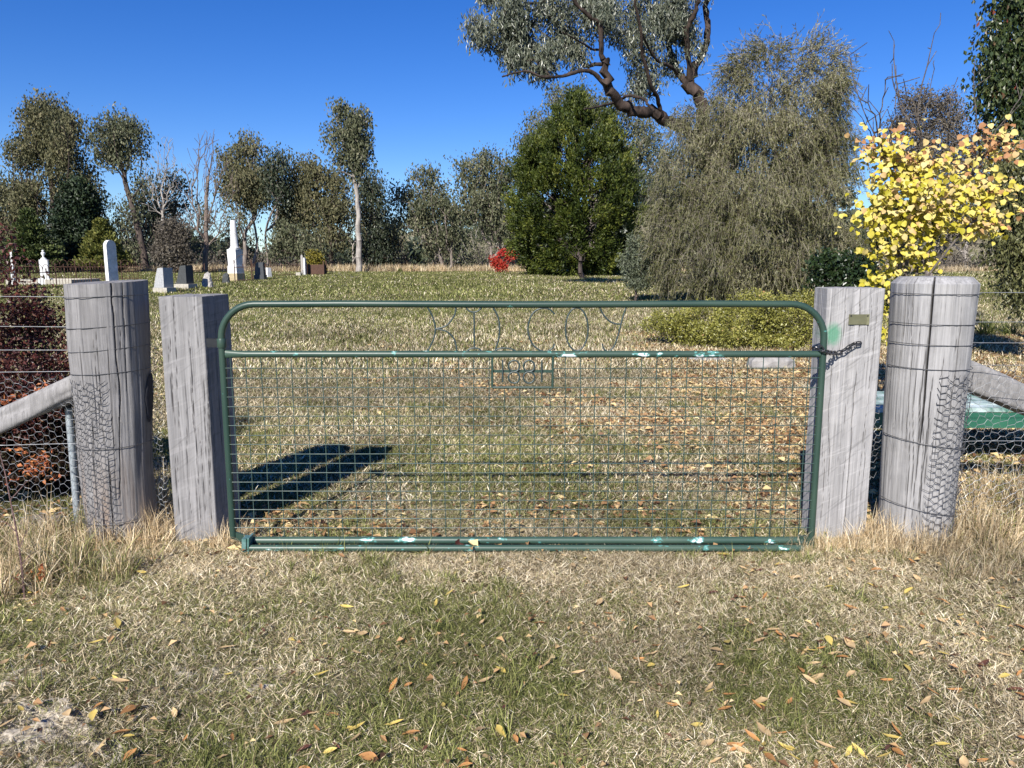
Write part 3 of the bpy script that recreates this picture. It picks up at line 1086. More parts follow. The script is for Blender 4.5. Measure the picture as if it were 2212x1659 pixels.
# mid rail with flattened ends
pm = [Vector((xl + 0.016, YG, zm)), Vector((xl + 0.04, YG, zm)), Vector((xl + 0.09, YG, zm)), Vector((xl + 0.12, YG, zm))] + [Vector((xl + (xr - xl) * f, YG, zm)) for f in np.linspace(0.08, 0.96, 12)] + [Vector((xr - 0.016, YG, zm))]
mb = MB(); mb.tube([loc(p) for p in pm], rt, 14)
v = mb.v[0]
for i in range(len(v)):
    xx = v[i][0] + go.x - xl
    k = max(0, 1 - xx / 0.10)
    zc = zm - go.z
    v[i][2] = zc + (v[i][2] - zc) * (1 + 0.28 * k)
    v[i][1] = v[i][1] * (1 - 0.6 * k)
mb.build('middle_rail', m_gc, gate, smooth=True)
xb0 = P(545, 1166, YG).x
pb = [Vector((xb0 + (xr - 0.055 - xb0) * f, YG, zb)) for f in np.linspace(0, 1, 14)]
MB().tube([loc(p) for p in pb], rt * 1.12, 14).build('bottom_rail', m_gb, gate, smooth=True)
# left end: short bracket joining stile and bottom rail
mb = MB()
mb.box(loc((xl + 0.055, YG, zb + 0.012)), (0.13, 0.012, 0.04), ry=R(18))
mb.build('corner_bracket', m_g, gate)
mb = MB()
mb.box(loc((xr - 0.03, YG - 0.006, zb - 0.01)), (0.075, 0.03, 0.075))
mb.tube([loc((xr - 0.062, YG - 0.02, zb)), loc((xr - 0.05, YG - 0.026, zb))], 0.019, 12)
mb.build('corner_bracket', m_g, gate)
# hinge collar and its black gudgeon into the post
zh = gp(478, 741).z
MB().lathe([(0.0215, -0.023), (0.0225, -0.021), (0.0225, 0.021), (0.0215, 0.023)], loc((xl, YG, zh)), 16).build('hinge_collar', m_g, gate, smooth=True)
mb = MB(); mb.box(loc((xl - 0.045, YG + 0.02, zh)), (0.07, 0.03, 0.045)); mb.build('hinge_bracket', m_blk, gate)
# wires
def wire_mesh(L, nm, r=0.0021, jit=None):
    return None


xv0 = gp(499, 800).x
spx = (gp(1746, 800).x - xv0) / 38.0
rs = np.random.RandomState(4)
fx0, fx1 = None, None


def LP(zx, zy, Y=YG):
    return P((1000 + zx * 600 / 2212) * 0.8848, (700 + zy * 300 / 1106) * 0.8848, Y)


dl = LP(740, 640).x; dr = LP(1286, 640).x; dbz = LP(1000, 907).z
zrows = []
z = gp(1100, 780 + 10).z
ztop_row = LP(0, 732).z
k = 0
while ztop_row - k * 0.0497 > zb + 0.03:
    zrows.append(ztop_row - k * 0.0497); k += 1
zlow = zb + 0.012
yv = 0.0
for i in range(39):
    xx = xv0 + i * spx
    z1 = zm - rt * 0.5
    if dl - 0.01 < xx < dr + 0.01:
        z1 = dbz
    bow = (rs.rand() - 0.5) * 0.009
    pts_ = [(xx + bow * 4 * t * (1 - t), YG - 0.004 + 0.0, zlow + (z1 - zlow) * t) for t in np.linspace(0, 1, 6)]
    MB().tube([loc(p) for p in pts_], 0.0024, 5).build('upright_wire', m_gw, gate, smooth=True)
for j, zz in enumerate(zrows):
    segs = [(xl, xr)]
    if zz > dbz:
        segs = [(xl, dl), (dr, xr)]
    for (a, b_) in segs:
        m_ = max(4, int((b_ - a) / 0.2))
        sag = [0.003 * (vn(x_, j * 3.3, 2.0, 6) - 0.5) for x_ in np.linspace(a, b_, m_)]
        pts_ = [(x_, YG - 0.008, zz + s_) for x_, s_ in zip(np.linspace(a, b_, m_), sag)]
        MB().tube([loc(p) for p in pts_], 0.0023, 5).build('cross_wire', m_gw, gate, smooth=True)

# letters KILCOY
def smooth_path(pts, n=6):
    pts = [Vector(p) for p in pts]
    out = []
    for i in range(len(pts) - 1):
        p0 = pts[max(i - 1, 0)]; p1 = pts[i]; p2 = pts[i + 1]; p3 = pts[min(i + 2, len(pts) - 1)]
        for k in range(n):
            t = k / n
            out.append(0.5 * ((2 * p1) + (p2 - p0) * t + (2 * p0 - 5 * p1 + 4 * p2 - p3) * t * t + (3 * p1 - p0 - 3 * p2 + p3) * t ** 3))
    out.append(pts[-1])
    return out


def rod(strokes, name='letter', r=0.0042, label=None, y=YG):
    mb = MB()
    for s in strokes:
        pp = smooth_path([LP(a, b, y) for a, b in s]) if len(s) > 2 else [LP(a, b, y) for a, b in s]
        mb.tube([loc(p) for p in pp], r, 8)
    return mb.build(name, m_gl, gate, smooth=True, label=label)


rod([[(160, 183), (207, 270), (232, 380), (212, 480), (160, 585)], [(418, 185), (400, 265), (330, 350), (234, 380)], [(234, 380), (330, 402), (400, 472), (428, 585)]], label='bent rod letter K')
rod([[(580, 228), (583, 553)], [(508, 186), (535, 218), (580, 229), (620, 216), (645, 186)], [(512, 582), (545, 558), (583, 552), (620, 558), (652, 582)]], label='bent rod letter I')
rod([[(750, 186), (798, 280), (809, 400), (795, 500), (768, 580)], [(768, 580), (800, 558), (860, 552), (920, 562), (955, 582)]], label='bent rod letter L')
rod([[(1303, 248), (1265, 208), (1210, 192), (1130, 218), (1083, 290), (1065, 385), (1083, 470), (1130, 543), (1210, 583), (1280, 558), (1308, 515)]], label='bent rod letter C')
rod([[(1505 + 101 * math.cos(a), 382 - 194 * math.sin(a)) for a in np.linspace(math.pi / 2, math.pi / 2 + 2 * math.pi, 17)]], label='bent rod letter O')
rod([[(1710, 185), (1740, 245), (1790, 303), (1845, 332), (1902, 336)], [(1950, 183), (1915, 290), (1878, 430), (1840, 535), (1787, 583), (1747, 555), (1735, 512)]], label='bent rod letter Y')
# date frame 1881
mb = MB()
yy = YG - 0.004
for a, b_ in (((740, 630), (740, 910)), ((1286, 630), (1286, 910)), ((736, 907), (1290, 907))):
    mb.tube([loc(LP(a[0] + 4, a[1], yy)), loc(LP(b_[0] + (4 if a[0] == 740 else 0), b_[1], yy))], 0.0062, 6)
mb.build('date_frame', m_g, gate, smooth=False)
mb = MB()
c1 = (LP(745, 762) + LP(1282, 762)) / 2
mb.box(loc((c1.x, YG + 0.004, c1.z)), (LP(1282, 762).x - LP(745, 762).x, 0.005, 0.0135))
mb.build('date_bar', m_g, gate)


def digit(strokes, label):
    rod(strokes, 'digit', 0.0046, label, YG - 0.006)


for xz in (838, 1190):
    digit([[(xz, 662), (xz, 858)]], 'bent rod figure 1')
for xz in (940, 1075):
    digit([[(xz + 50 * math.cos(a), 715 + 51 * math.sin(a)) for a in np.linspace(0, 2 * math.pi, 15)], [(xz + 50 * math.cos(a), 817 + 51 * math.sin(a)) for a in np.linspace(0, 2 * math.pi, 15)]], 'bent rod figure 8')

# second pipe lying under the gate, with its end plate
z2 = 0.024
p2a = P(540, 1184, YG - 0.055); p2b = P(1735, 1184, YG - 0.055)
pipe = thing('ground_pipe', ((p2a.x + p2b.x) / 2, YG - 0.055, 0), 'second green pipe lying on the grass along the foot of the gate', 'pipe')
po = Vector(pipe.location)
zq = P(1100, 1184, YG - 0.055).z
MB().tube([Vector((p2a.x + (p2b.x - p2a.x) * f, YG - 0.055, zq)) - po for f in np.linspace(0, 1, 10)], 0.0175, 14).build('pipe', m_gb, pipe, smooth=True)
m_pl = plain('worn pale green steel', (0.20, 0.33, 0.32), 0.4, 0.3, c2=(0.06, 0.16, 0.13))
MB().box(Vector((p2a.x - 0.004, YG - 0.035, zq + 0.018)) - po, (0.010, 0.075, 0.085), ry=R(4)).build('end_plate', m_pl, pipe)
MB().box(Vector((p2a.x - 0.028, YG - 0.035, zq + 0.018)) - po, (0.022, 0.06, 0.07), ry=R(4)).build('end_lug', m_pl, pipe)

# chain
def CP(zx, zy, Y):
    return P((1950 + zx * 250 / 2074) * 0.8848, (700 + zy * 200 / 1659) * 0.8848, Y)


m_ch = plain('dull steel chain', (0.16, 0.155, 0.16), 0.38, 0.9, 0.3)
cpts = [(330, 1245, 3.875), (420, 1215, 3.835), (490, 1290, 3.83), (570, 1325, 3.84), (660, 1345, 3.90), (760, 1345, 3.955), (860, 1330, 3.965), (960, 1270, 3.965), (1060, 1200, 3.965), (1130, 1160, 3.965), (1250, 1150, 3.97)]
cw = [CP(a, b_, y_) for a, b_, y_ in cpts]
chain = thing('gate_chain', tuple(cw[0]), 'steel chain looped round the gate frame and pinned to the right square post', 'chain')
ch0 = Vector(chain.location)
# resample
L_ = [0]
for i in range(len(cw) - 1): L_.append(L_[-1] + (cw[i + 1] - cw[i]).length)
step = 0.0270
nl = int(L_[-1] / step) + 1
link_me = {}
for i in range(nl):
    s_ = min(i * step, L_[-1] - 0.001); j = max(k for k in range(len(L_)) if L_[k] <= s_); j = min(j, len(cw) - 2)
    f = (s_ - L_[j]) / (L_[j + 1] - L_[j])
    pc = cw[j].lerp(cw[j + 1], f); d = (cw[j + 1] - cw[j]).normalized()
    n_ = Vector((0, -1, 0)); n_ = (n_ - d * n_.dot(d)).normalized(); b2 = d.cross(n_)
    if i % 2: n_, b2 = (n_ + b2 * 0.6).normalized(), None
    if b2 is None: b2 = d.cross(n_)
    a_ = (b2 if i % 2 == 0 else n_)
    ring = []
    for k in range(17):
        t = 2 * math.pi * k / 16
        cx_ = math.cos(t); sx_ = math.sin(t)
        lx = 0.0085 * (1 if cx_ > 0 else -1) * min(1, abs(cx_) * 8) + 0.0105 * cx_
        ring.append(pc + d * lx + a_ * 0.0105 * sx_ - ch0)
    mb = MB(); mb.tube(ring, 0.0034, 6, caps=False)
    mb.build('chain_link', m_ch, chain, smooth=True)
mb = MB()
mb.tube([cw[-2] - ch0 + Vector((0, 0.025, 0)), cw[-2] - ch0 + Vector((0, -0.012, 0.002)), cw[-1] - ch0 + Vector((0, -0.012, 0.002)), cw[-1] - ch0 + Vector((0.004, 0.025, 0))], 0.0035, 6)
mb.build('staple', m_ch, chain, smooth=True)

# brass plate
m_br = plain('tarnished brass', (0.27, 0.25, 0.15), 0.35, 0.6, 0.15, c2=(0.20, 0.19, 0.11))
pp_ = P(1855, 690, 3.985)
wpl = P(1877, 690, 3.985).x - P(1833, 690, 3.985).x
plate = thing('brass_plate', (pp_.x, 3.983, pp_.z), 'small blank tarnished brass plate screwed to the right square post', 'plate', rz=R(2))
MB().box((-0.006, 0, 0), (wpl - 0.012, 0.004, 0.053)).build('plate', m_br, plate)
MB().box((wpl / 2 - 0.006, -0.001, 0), (0.014, 0.006, 0.055), rz=R(-20)).build('bent_edge', m_br, plate)
for sx_ in (-1, 1):
    MB().tube([(sx_ * (wpl / 2 - 0.009), 0.0, 0.019), (sx_ * (wpl / 2 - 0.009), -0.006, 0.019)], 0.004, 10).build('screw', m_ch, plate, smooth=True)

# ------------------------------------------------------------------ wire fences and netting
m_wire = plain('galvanised wire', (0.42, 0.43, 0.44), 0.45, 0.5, 0.2)
m_wired = plain('dark aged wire', (0.12, 0.12, 0.125), 0.5, 0.5, 0.2)


def hexnet(fmap, w, h, cell=0.046, r=0.0008, seed=0, jit=0.004):
    """flat-top hexagons mapped by fmap(s,t)"""
    rs = np.random.RandomState(seed)
    a = cell / math.sqrt(3)
    E = []
    ncol = int(w / (1.5 * a)) + 1; nrow = int(h / cell) + 1
    pts = {}

    def pt(sx, sy):
        key = (round(sx / (a * 0.25)), round(sy / (cell * 0.25)))
        if key not in pts:
            pts[key] = Vector(fmap(sx + rs.randn() * jit, sy + rs.randn() * jit))
        return pts[key]
    for i in range(ncol):
        for j in range(nrow):
            cx = i * 1.5 * a; cy = j * cell + (cell / 2 if i % 2 else 0)
            c = [(cx + a * math.cos(k * math.pi / 3), cy + a * math.sin(k * math.pi / 3)) for k in range(6)]
            for k in (0, 1, 2):
                E.append((pt(*c[k]), pt(*c[(k + 1) % 6]), k))
    A0 = np.array([tuple(e[0]) for e in E]); B0 = np.array([tuple(e[1]) for e in E])
    rr = np.array([r * (1.8 if e[2] == 1 else 1.0) for e in E])
    return frusta(A0, B0, rr, rr, 4)


def frusta(A0, B0, ra, rb, sides):
    """many separate tapered tubes, vectorised; returns verts, quads"""
    d = B0 - A0
    L = np.linalg.norm(d, axis=1)[:, None] + 1e-9
    d = d / L
    ref = np.where(np.abs(d[:, 2:3]) < 0.8, np.array([[0, 0, 1.0]]), np.array([[1.0, 0, 0]]))
    u = np.cross(d, ref); u /= np.linalg.norm(u, axis=1)[:, None] + 1e-9
    w = np.cross(d, u)
    an = np.arange(sides) * 2 * np.pi / sides
    off = u[:, None, :] * np.cos(an)[None, :, None] + w[:, None, :] * np.sin(an)[None, :, None]
    VA = A0[:, None, :] + off * ra[:, None, None]
    VB = B0[:, None, :] + off * rb[:, None, None]
    V = np.concatenate([VA, VB], axis=1).reshape(-1, 3)
    n = len(A0)
    k = np.arange(sides); k2 = (k + 1) % sides
    q = np.stack([k, k2, k2 + sides, k + sides], -1)
    Q = (np.arange(n) * sides * 2)[:, None, None] + q[None]
    return V, Q.reshape(-1, 4)


def wrap_wire(cx, rad_f, z_l, z_r, tilt_extra=0, a0=-200, a1=20):
    """wire round the front of a post from its left side (z_l) to the right (z_r)"""
    pts = []
    for k in range(22):
        t = k / 21
        a = math.radians(180 + 15 - (0) + (180 - 30 + 0) * t) if False else math.radians(175 + 190 * t)
        z = z_l + (z_r - z_l) * (0.5 - 0.5 * math.cos(math.pi * t))
        r = rad_f(z) + 0.009
        pts.append(Vector((cx(z) + r * math.cos(a), YP + r * math.sin(a), z)))
    return pts


lean = (c0.x - cb.x) / 1.3 * 0.6
cxL = lambda z: cb.x + lean * z
rL = lambda z: 0.200 * (0.89 + 0.11 * (max(z, 0) / hL) ** 1.5)
cxR = lambda z: cr_.x - 0.005
rR = lambda z: 0.207 * (0.905 + 0.095 * max(z, 0) / hR)

yW = YP + 0.02
fence_l = thing('wire_fence', (cb.x - 0.6, yW, 0), 'wire and hexagonal netting fence left of the gate, tied to the left round post', 'fence')
fo = Vector(fence_l.location)
ZF = lambda v: P(100, v, YP - 0.2).z
for (vl, vr, vout) in ((644, 637, 640), (711, 700, 705), (762, 748, 757), (808, 800, 806), (966, 960, 966), (1127, 1118, None)):
    zl = P(180, vl, YP - 0.1).z; zr_ = P(330, vr, YP - 0.1).z
    mb = MB(); pts_ = wrap_wire(cxL, rL, zl, zr_)
    if vout is not None:
        z0 = P(80, vout, YP).z
        lead = [Vector((-5.5, yW + 0.01, z0 - 0.01)), Vector((-4.0, yW, z0)), Vector((-3.0, yW, z0)), Vector((cxL(zl) - rL(zl) - 0.05, yW, z0 * 0.3 + zl * 0.7))]
        mb.tube([p - fo for p in lead + pts_[:1]], 0.0016, 5)
        mb.build('strand', m_wire, fence_l, smooth=True)
    mb = MB(); mb.tube([p - fo for p in pts_], 0.0019, 5); mb.build('strand', m_wired, fence_l, smooth=True)
ztopn = P(100, 808, YP).z
xe = cb.x - 0.16
V, Q = hexnet(lambda s, t: (xe - s - fo.x, -0.004 + 0.03 * math.sin(s * 5) * math.sin(t * 4), ztopn - t - 0.02 * s), 1.25, ztopn - 0.02, seed=1)
link('netting', mesh_np('netting', V, [Q], m_wire), fence_l, kind='stuff')
# netting folded round the front of the post
def wrapL(s, t):
    z = P(200, 812, YP).z - t
    a = math.radians(226) + (s + 0.03 * t) / 0.19
    r = rL(z) + 0.011 + 0.006 * math.sin(s * 40 + t * 17) ** 2
    return (cxL(z) + r * math.cos(a) - fo.x, YP + r * math.sin(a) - fo.y, z)


V, Q = hexnet(wrapL, 0.20, P(200, 812, YP).z - 0.01, cell=0.036, r=0.0013, seed=2, jit=0.004)
link('folded_netting', mesh_np('folded_netting', V, [Q], m_wired), fence_l, kind='stuff')
# netting standing between the two left posts
xg0 = cb.x + 0.17; xg1 = xg0 + 0.10
V, Q = hexnet(lambda s, t: (xg0 + 0.07 * (s / 0.10) + 0.01 * t - fo.x, 0.02 + 0.02 * math.sin(t * 20), P(340, 740, YP).z - t), 0.10, P(340, 740, YP).z - 0.02, cell=0.036, r=0.0010, seed=3)
link('folded_netting', mesh_np('folded_netting', V, [Q], m_wire), fence_l, kind='stuff')

fence_r = thing('wire_fence', (cr_.x + 0.6, yW, 0), 'wire and hexagonal netting fence right of the gate, tied to the right round post', 'fence')
fo2 = Vector(fence_r.location)
for (vl, vr, vout) in ((634, 635, 632), (698, 700, 696), (741, 744, 742), (793, 795, 790), (944, 968, 953), (1083, 1112, None)):
    zl = P(1932, vl, YP - 0.1).z; zr_ = P(2100, vr, YP - 0.1).z
    pts_ = wrap_wire(cxR, rR, zl, zr_)
    mb = MB(); mb.tube([p - fo2 for p in pts_], 0.0019, 5); mb.build('strand', m_wired, fence_r, smooth=True)
    if vout is not None:
        z0 = P(2160, vout, YP).z
        mb = MB()
        mb.tube([p - fo2 for p in [pts_[-1], Vector((cr_.x + 0.27, yW, z0 * .7 + zr_ * .3)), Vector((3.2, yW, z0)), Vector((5.5, yW + 0.01, z0 - 0.01))]], 0.0016, 5)
        mb.build('strand', m_wire, fence_r, smooth=True)
zt2 = P(2160, 795, YP).z
xs2 = cr_.x + 0.15
V, Q = hexnet(lambda s, t: (xs2 + s - fo2.x, 0.01 + 0.03 * math.sin(s * 5 + 1) * math.sin(t * 4), zt2 - t), 1.25, zt2 - 0.02, seed=5)
link('netting', mesh_np('netting', V, [Q], m_wire), fence_r, kind='stuff')


def wrapR(s, t):
    z = P(2060, 797, YP).z - t
    a = math.radians(264) + (s - 0.03 * t) / 0.20
    r = rR(z) + 0.010 + 0.006 * math.sin(s * 40 + t * 17) ** 2
    return (cxR(z) + r * math.cos(a) - fo2.x, YP + r * math.sin(a) - fo2.y, z)


V, Q = hexnet(wrapR, 0.24, P(2060, 797, YP).z - 0.01, cell=0.036, r=0.0013, seed=6, jit=0.005)
link('folded_netting', mesh_np('folded_netting', V, [Q], m_wired), fence_r, kind='stuff')
xg0r = P(1888, 900, YP).x
V, Q = hexnet(lambda s, t: (xg0r + s * 0.8 - fo2.x, 0.05 + 0.02 * math.sin(t * 20), P(1900, 860, YP).z - t), 0.09, P(1900, 860, YP).z - 0.3, cell=0.04, r=0.0009, seed=7)
link('folded_netting', mesh_np('folded_netting', V, [Q], m_wire), fence_r, kind='stuff')

# timber stays
def stay(name, p0, p1, w, h, mat, label, seed):
    p0 = Vector(p0); p1 = Vector(p1)
    d = (p1 - p0); L = d.length
    o = thing(name, tuple(p0), label, 'timber brace')
    ns = 40; per = 40
    x = d.normalized(); yv = Vector((0, 1, 0)); yv = (yv - x * yv.dot(x)).normalized(); z = x.cross(yv)
    if z.z < 0: z = -z; 
    V = []
    cr = []
    for i in range(ns):
        t = i / (ns - 1)
        for k in range(per):
            a = 2 * math.pi * k / per
            ca, sa = math.cos(a), math.sin(a)
            sq = (abs(ca) ** 5 + abs(sa) ** 5) ** (-1 / 5)
            rr = 1 + 0.22 * (vn(k * 0.6, t * 9, 1, seed) - 0.5) + 0.28 * (vn(k * 0.15, t * 7, 1, seed + 1) - 0.5)
            pt = x * (L * t) + yv * (w / 2 * ca * sq * rr) + z * (h / 2 * sa * sq * rr)
            V.append(tuple(pt)); cr.append(1.0 if vn(k * 2.3, t * 2, 1, seed + 7) > 0.9 else 0.0)
    q = [(i * per + k, i * per + (k + 1) % per, (i + 1) * per + (k + 1) % per, (i + 1) * per + k) for i in range(ns - 1) for k in range(per)]
    V = np.array(V)
    me = mesh_np(name, V, [q, [list(range(per))], [list(range((ns - 1) * per, ns * per))]], mat, smooth=True, extra={'crack': np.array(cr)})
    link('timber', me, o)
    return o


m_w5 = woodmat('stay timber', (0.24, 0.23, 0.225), (0.08, 0.075, 0.073), saw=0.3)
s0 = P(182, 827, YP + 0.05); s1 = P(0, 908, YP + 0.05)
stay('timber_stay', s0 + (s0 - s1) * 0.15, s0 + (s1 - s0) * 4.5, 0.10, 0.125, m_w5, 'grey timber stay sloping down left from the left round post behind the netting', 3)
s0 = P(2095, 815, YP + 0.35); s1 = P(2212, 862, YP + 0.42)
stay('timber_stay', s0 + (s0 - s1) * 0.35, s0 + (s1 - s0) * 7.5, 0.11, 0.155, m_w5, 'grey timber stay sloping down right from the right round post behind the netting', 13)
m_galv = plain('galvanised pipe', (0.50, 0.55, 0.58), 0.4, 0.4, 0.15, c2=(0.30, 0.34, 0.36))
g0 = P(167, 1120, YP + 0.12); g1 = P(146, 870, YP + 0.12)
o = thing('steel_pipe_post', (g0.x, g0.y, 0), 'galvanised steel pipe propping the left timber stay behind the netting', 'pipe')
MB().tube([(0, 0, -0.05), (g1.x - g0.x, 0, g1.z * 0.5), ((g1.x - g0.x) * 1.3, 0, g1.z)], 0.019, 12).build('pipe', m_galv, o, smooth=True)
MB().lathe([(0.023, -0.03), (0.024, 0.0), (0.023, 0.03)], ((g1.x - g0.x) * 1.3, 0, g1.z), 12).build('cap', m_blk, o, smooth=True)  # shade on the pipe's top, put in as a black collar

# ------------------------------------------------------------------ low green bench behind the right posts
m_bt = plain('peeling pale green boards', (0.60, 0.68, 0.68), 0.7, 0, 0.2, scale=9, c2=(0.05, 0.15, 0.11))
m_bg = paintmat('bench green paint', 0.3, (0.02, 0.10, 0.065))
bl = P(1840, 870, 5.4); br_ = P(2420, 870, 5.4)
bw = br_.x - bl.x
bench = thing('garden_bench', ((bl.x + br_.x) / 2, 5.75, 0), 'low green garden bench with pale peeling top boards behind the right posts', 'bench')
zs = 0.47
for i in range(5):
    MB().box((0, -0.30 + i * 0.15, zs - 0.012 + 0.004 * (i % 2)), (bw, 0.125, 0.03), ry=R(0.4 * (i % 3 - 1))).build('top_board', m_bt, bench)
for yy_ in (-0.365, 0.365):
    MB().box((0, yy_, zs - 0.085), (bw, 0.03, 0.11)).build('side_rail', m_bg, bench)
for xx_ in (-bw / 2 + 0.1, 0, bw / 2 - 0.1):
    MB().box((xx_, 0, zs - 0.085), (0.045, 0.69, 0.09)).build('cross_rail', m_bg, bench)
for xx_ in (-bw / 2 + 0.06, bw / 2 - 0.06):
    for yy_ in (-0.30, 0.30):
        MB().box((xx_, yy_, (zs - 0.14) / 2), (0.07, 0.07, zs - 0.14)).build('leg', m_bg, bench)

# ------------------------------------------------------------------ cemetery
m_mar = plain('white painted marble', (0.80, 0.79, 0.77), 0.6, 0, 0.08, scale=6, c2=(0.50, 0.49, 0.46))
m_grs = plain('grey rough stone', (0.44, 0.44, 0.44), 0.85, 0, 0.2, scale=25)
m_dks = plain('dark polished stone', (0.07, 0.075, 0.08), 0.4, 0, 0.15, scale=25)
m_dkr = plain('dark rough stone', (0.065, 0.07, 0.07), 0.8, 0, 0.25, scale=25)
m_san = plain('yellow sandstone', (0.48, 0.39, 0.23), 0.9, 0, 0.15, scale=15)
m_con = plain('pale concrete', (0.50, 0.46, 0.38), 0.9, 0, 0.2, scale=12)
m_rust = plain('rusted iron', (0.11, 0.055, 0.035), 0.85, 0.1, 0.25, scale=20)
m_rock = plain('lichen rock', (0.50, 0.47, 0.43), 0.95, 0, 0.3, scale=14, c2=(0.22, 0.20, 0.18))


def zs_(zx, zy):
    return (292 + zx * 0.188, 460 + zy * 0.188)


def slant(zx0, zx1, zt_, zb_, plz0, plz1, plb, mat, label, rz):
    u0, vb = zs_((plz0 + plz1) / 2, plb)
    p = G(u0, vb)
    s = p.y / FOC
    Hh = (plb - zt_) * 0.188 * s
    hp = (plb - zb_) * 0.188 * s
    W = (plz1 - plz0) * 0.188 * s
    o = thing('headstone', (p.x, p.y + 0.3, H(p.x, p.y + .3)), label, 'headstone', rz=rz)
    MB().box((0, 0, hp / 2 - 0.03), (W * 0.80, W * 0.62, hp + 0.06)).build('plinth', m_con, o)
    # tablet: upright face to the right, sloping rough side to the left
    w = (zx1 - zx0) * 0.188 * s
    d = W * 0.52; h = Hh - hp
    mb = MB()
    ol = [(-d * 0.62, hp), (d * 0.5, hp), (d * 0.5, hp + h), (-d * 0.1, hp + h * 0.97), (-d * 0.38, hp + h * 0.5)]
    mb.prism([(x_, z_) for x_, z_ in ol], -w * 0.36, w * 0.36)
    me = mb.mesh('tablet', mat)
    link('tablet', me, o)
    return o


slant(170, 385, 635, 862, 175, 420, 935, m_grs, 'grey rough backed slant headstone, nearest the left square post', R(-17))
slant(470, 640, 608, 820, 425, 670, 890, m_dkr, 'black slant headstone on a concrete plinth right of the grey one', R(-17))


def rocky(name, zx0, zx1, z0, z1, mat, label, cat, seed, squash=0.6, pointy=0.4):
    u, v = zs_((zx0 + zx1) / 2, z1)
    p = G(u, v); s = p.y / FOC
    w = (zx1 - zx0) * .188 * s; h = (z1 - z0) * .188 * s
    rs = np.random.RandomState(seed)
    V = []
    ns, nr = 14, 8
    for j in range(nr + 1):
        t = j / nr
        for i in range(ns):
            a = 2 * math.pi * i / ns
            r = (1 - pointy * t) * (0.5 if j < nr else 0.12) * (1 + 0.22 * (rs.rand() - 0.5))
            sq = (abs(math.cos(a)) ** 3 + abs(math.sin(a)) ** 3) ** (-1 / 3)
            V.append((math.cos(a) * r * w * sq + 0.1 * w * t, math.sin(a) * r * w * squash * sq, h * t * (1 + 0.05 * rs.randn()) - 0.03))
    q = [(j * ns + i, j * ns + (i + 1) % ns, (j + 1) * ns + (i + 1) % ns, (j + 1) * ns + i) for j in range(nr) for i in range(ns)]
    me = mesh_np(name, np.array(V), [q, [list(range(nr * ns, (nr + 1) * ns))]], mat)
    return link(name, me, None, label=label, cat=cat, loc=(p.x, p.y + 0.15, H(p.x, p.y + .15)))


rocky('grave_rock', 740, 880, 680, 868, m_rock, 'pale rough pointed rock standing right of the black slant headstone', 'rock', 3, pointy=0.55)
o = rocky('small_marker_stone', 985, 1072, 693, 828, m_dkr, 'small dark upright marker stone in front of the white column', 'marker stone', 5, squash=0.5, pointy=0.2)

# white column monument
u, v = zs_(1130, 800)
p = G(u, v); s = p.y / FOC * 1.0 * 0.188
mon = thing('column_monument', (p.x, p.y + 0.4, H(p.x, p.y + .4)), 'white monument with a broken round column on a tapered pedestal', 'monument', rz=R(-20))
hz = lambda z: (800 - z) * s
MB().box((0, 0, hz(700) / 2), (120 * s * 1.15, 120 * s * 1.15, hz(700))).build('sandstone_base', m_san, mon)
mb = MB(); mb.box((0, 0, (hz(700) + hz(615)) / 2), (128 * s, 128 * s, hz(615) - hz(700)), taper=0.97)
mb.build('lower_block', m_mar, mon)
MB().box((0, 0, (hz(615) + hz(430)) / 2), (112 * s, 112 * s, hz(430) - hz(615)), taper=1.08).build('pedestal', m_mar, mon)
mb = MB(); mb.box((0, 0, hz(424)), (100 * s, 100 * s, 14 * s), taper=0.8); mb.build('cap', m_mar, mon)
MB().lathe([(50 * s, hz(418)), (52 * s, hz(410)), (46 * s, hz(400)), (42 * s, hz(395)), (40 * s, hz(300)), (35 * s, hz(200)), (32 * s, hz(106)), (20 * s, hz(103))], (0, 0, 0), 20).build('column', m_mar, mon, smooth=True)
# swag wound round the column
sw = []
for k in range(26):
    a = -2.4 + k * 0.2
    r = (36 + 2) * s
    sw.append((r * math.cos(a), r * math.sin(a), hz(225 + k * 3.0)))
MB().tube(sw, 3.0 * s, 6).build('carved_swag', m_mar, mon, smooth=True)

# black stone with base, white pillar
u, v = zs_(1420, 785); p = G(u, v); s = p.y / FOC * 0.188
o = thing('headstone', (p.x, p.y + 0.3, H(p.x, p.y + .3)), 'black headstone with a slanted top right of the white column', 'headstone', rz=R(-12))
MB().box((0, 0, 33 * s), (125 * s, 70 * s, 70 * s)).build('plinth', m_dks, o)
mb = MB(); mb.prism([(-55 * s, 68 * s), (55 * s, 68 * s), (50 * s, 208 * s), (-25 * s, 212 * s), (-50 * s, 160 * s)], -22 * s, 22 * s); mb.build('tablet', m_dks, o)
u, v = zs_(1517, 752); p = G(u, v); s = p.y / FOC * 0.188
o = thing('stone_pillar', (p.x, p.y + 0.2, H(p.x, p.y + .2)), 'short tapered white stone pillar beside the black headstone', 'pillar', rz=R(-35))
MB().box((0, 0, 58 * s), (60 * s, 60 * s, 124 * s), taper=0.8).build('shaft', m_mar, o)
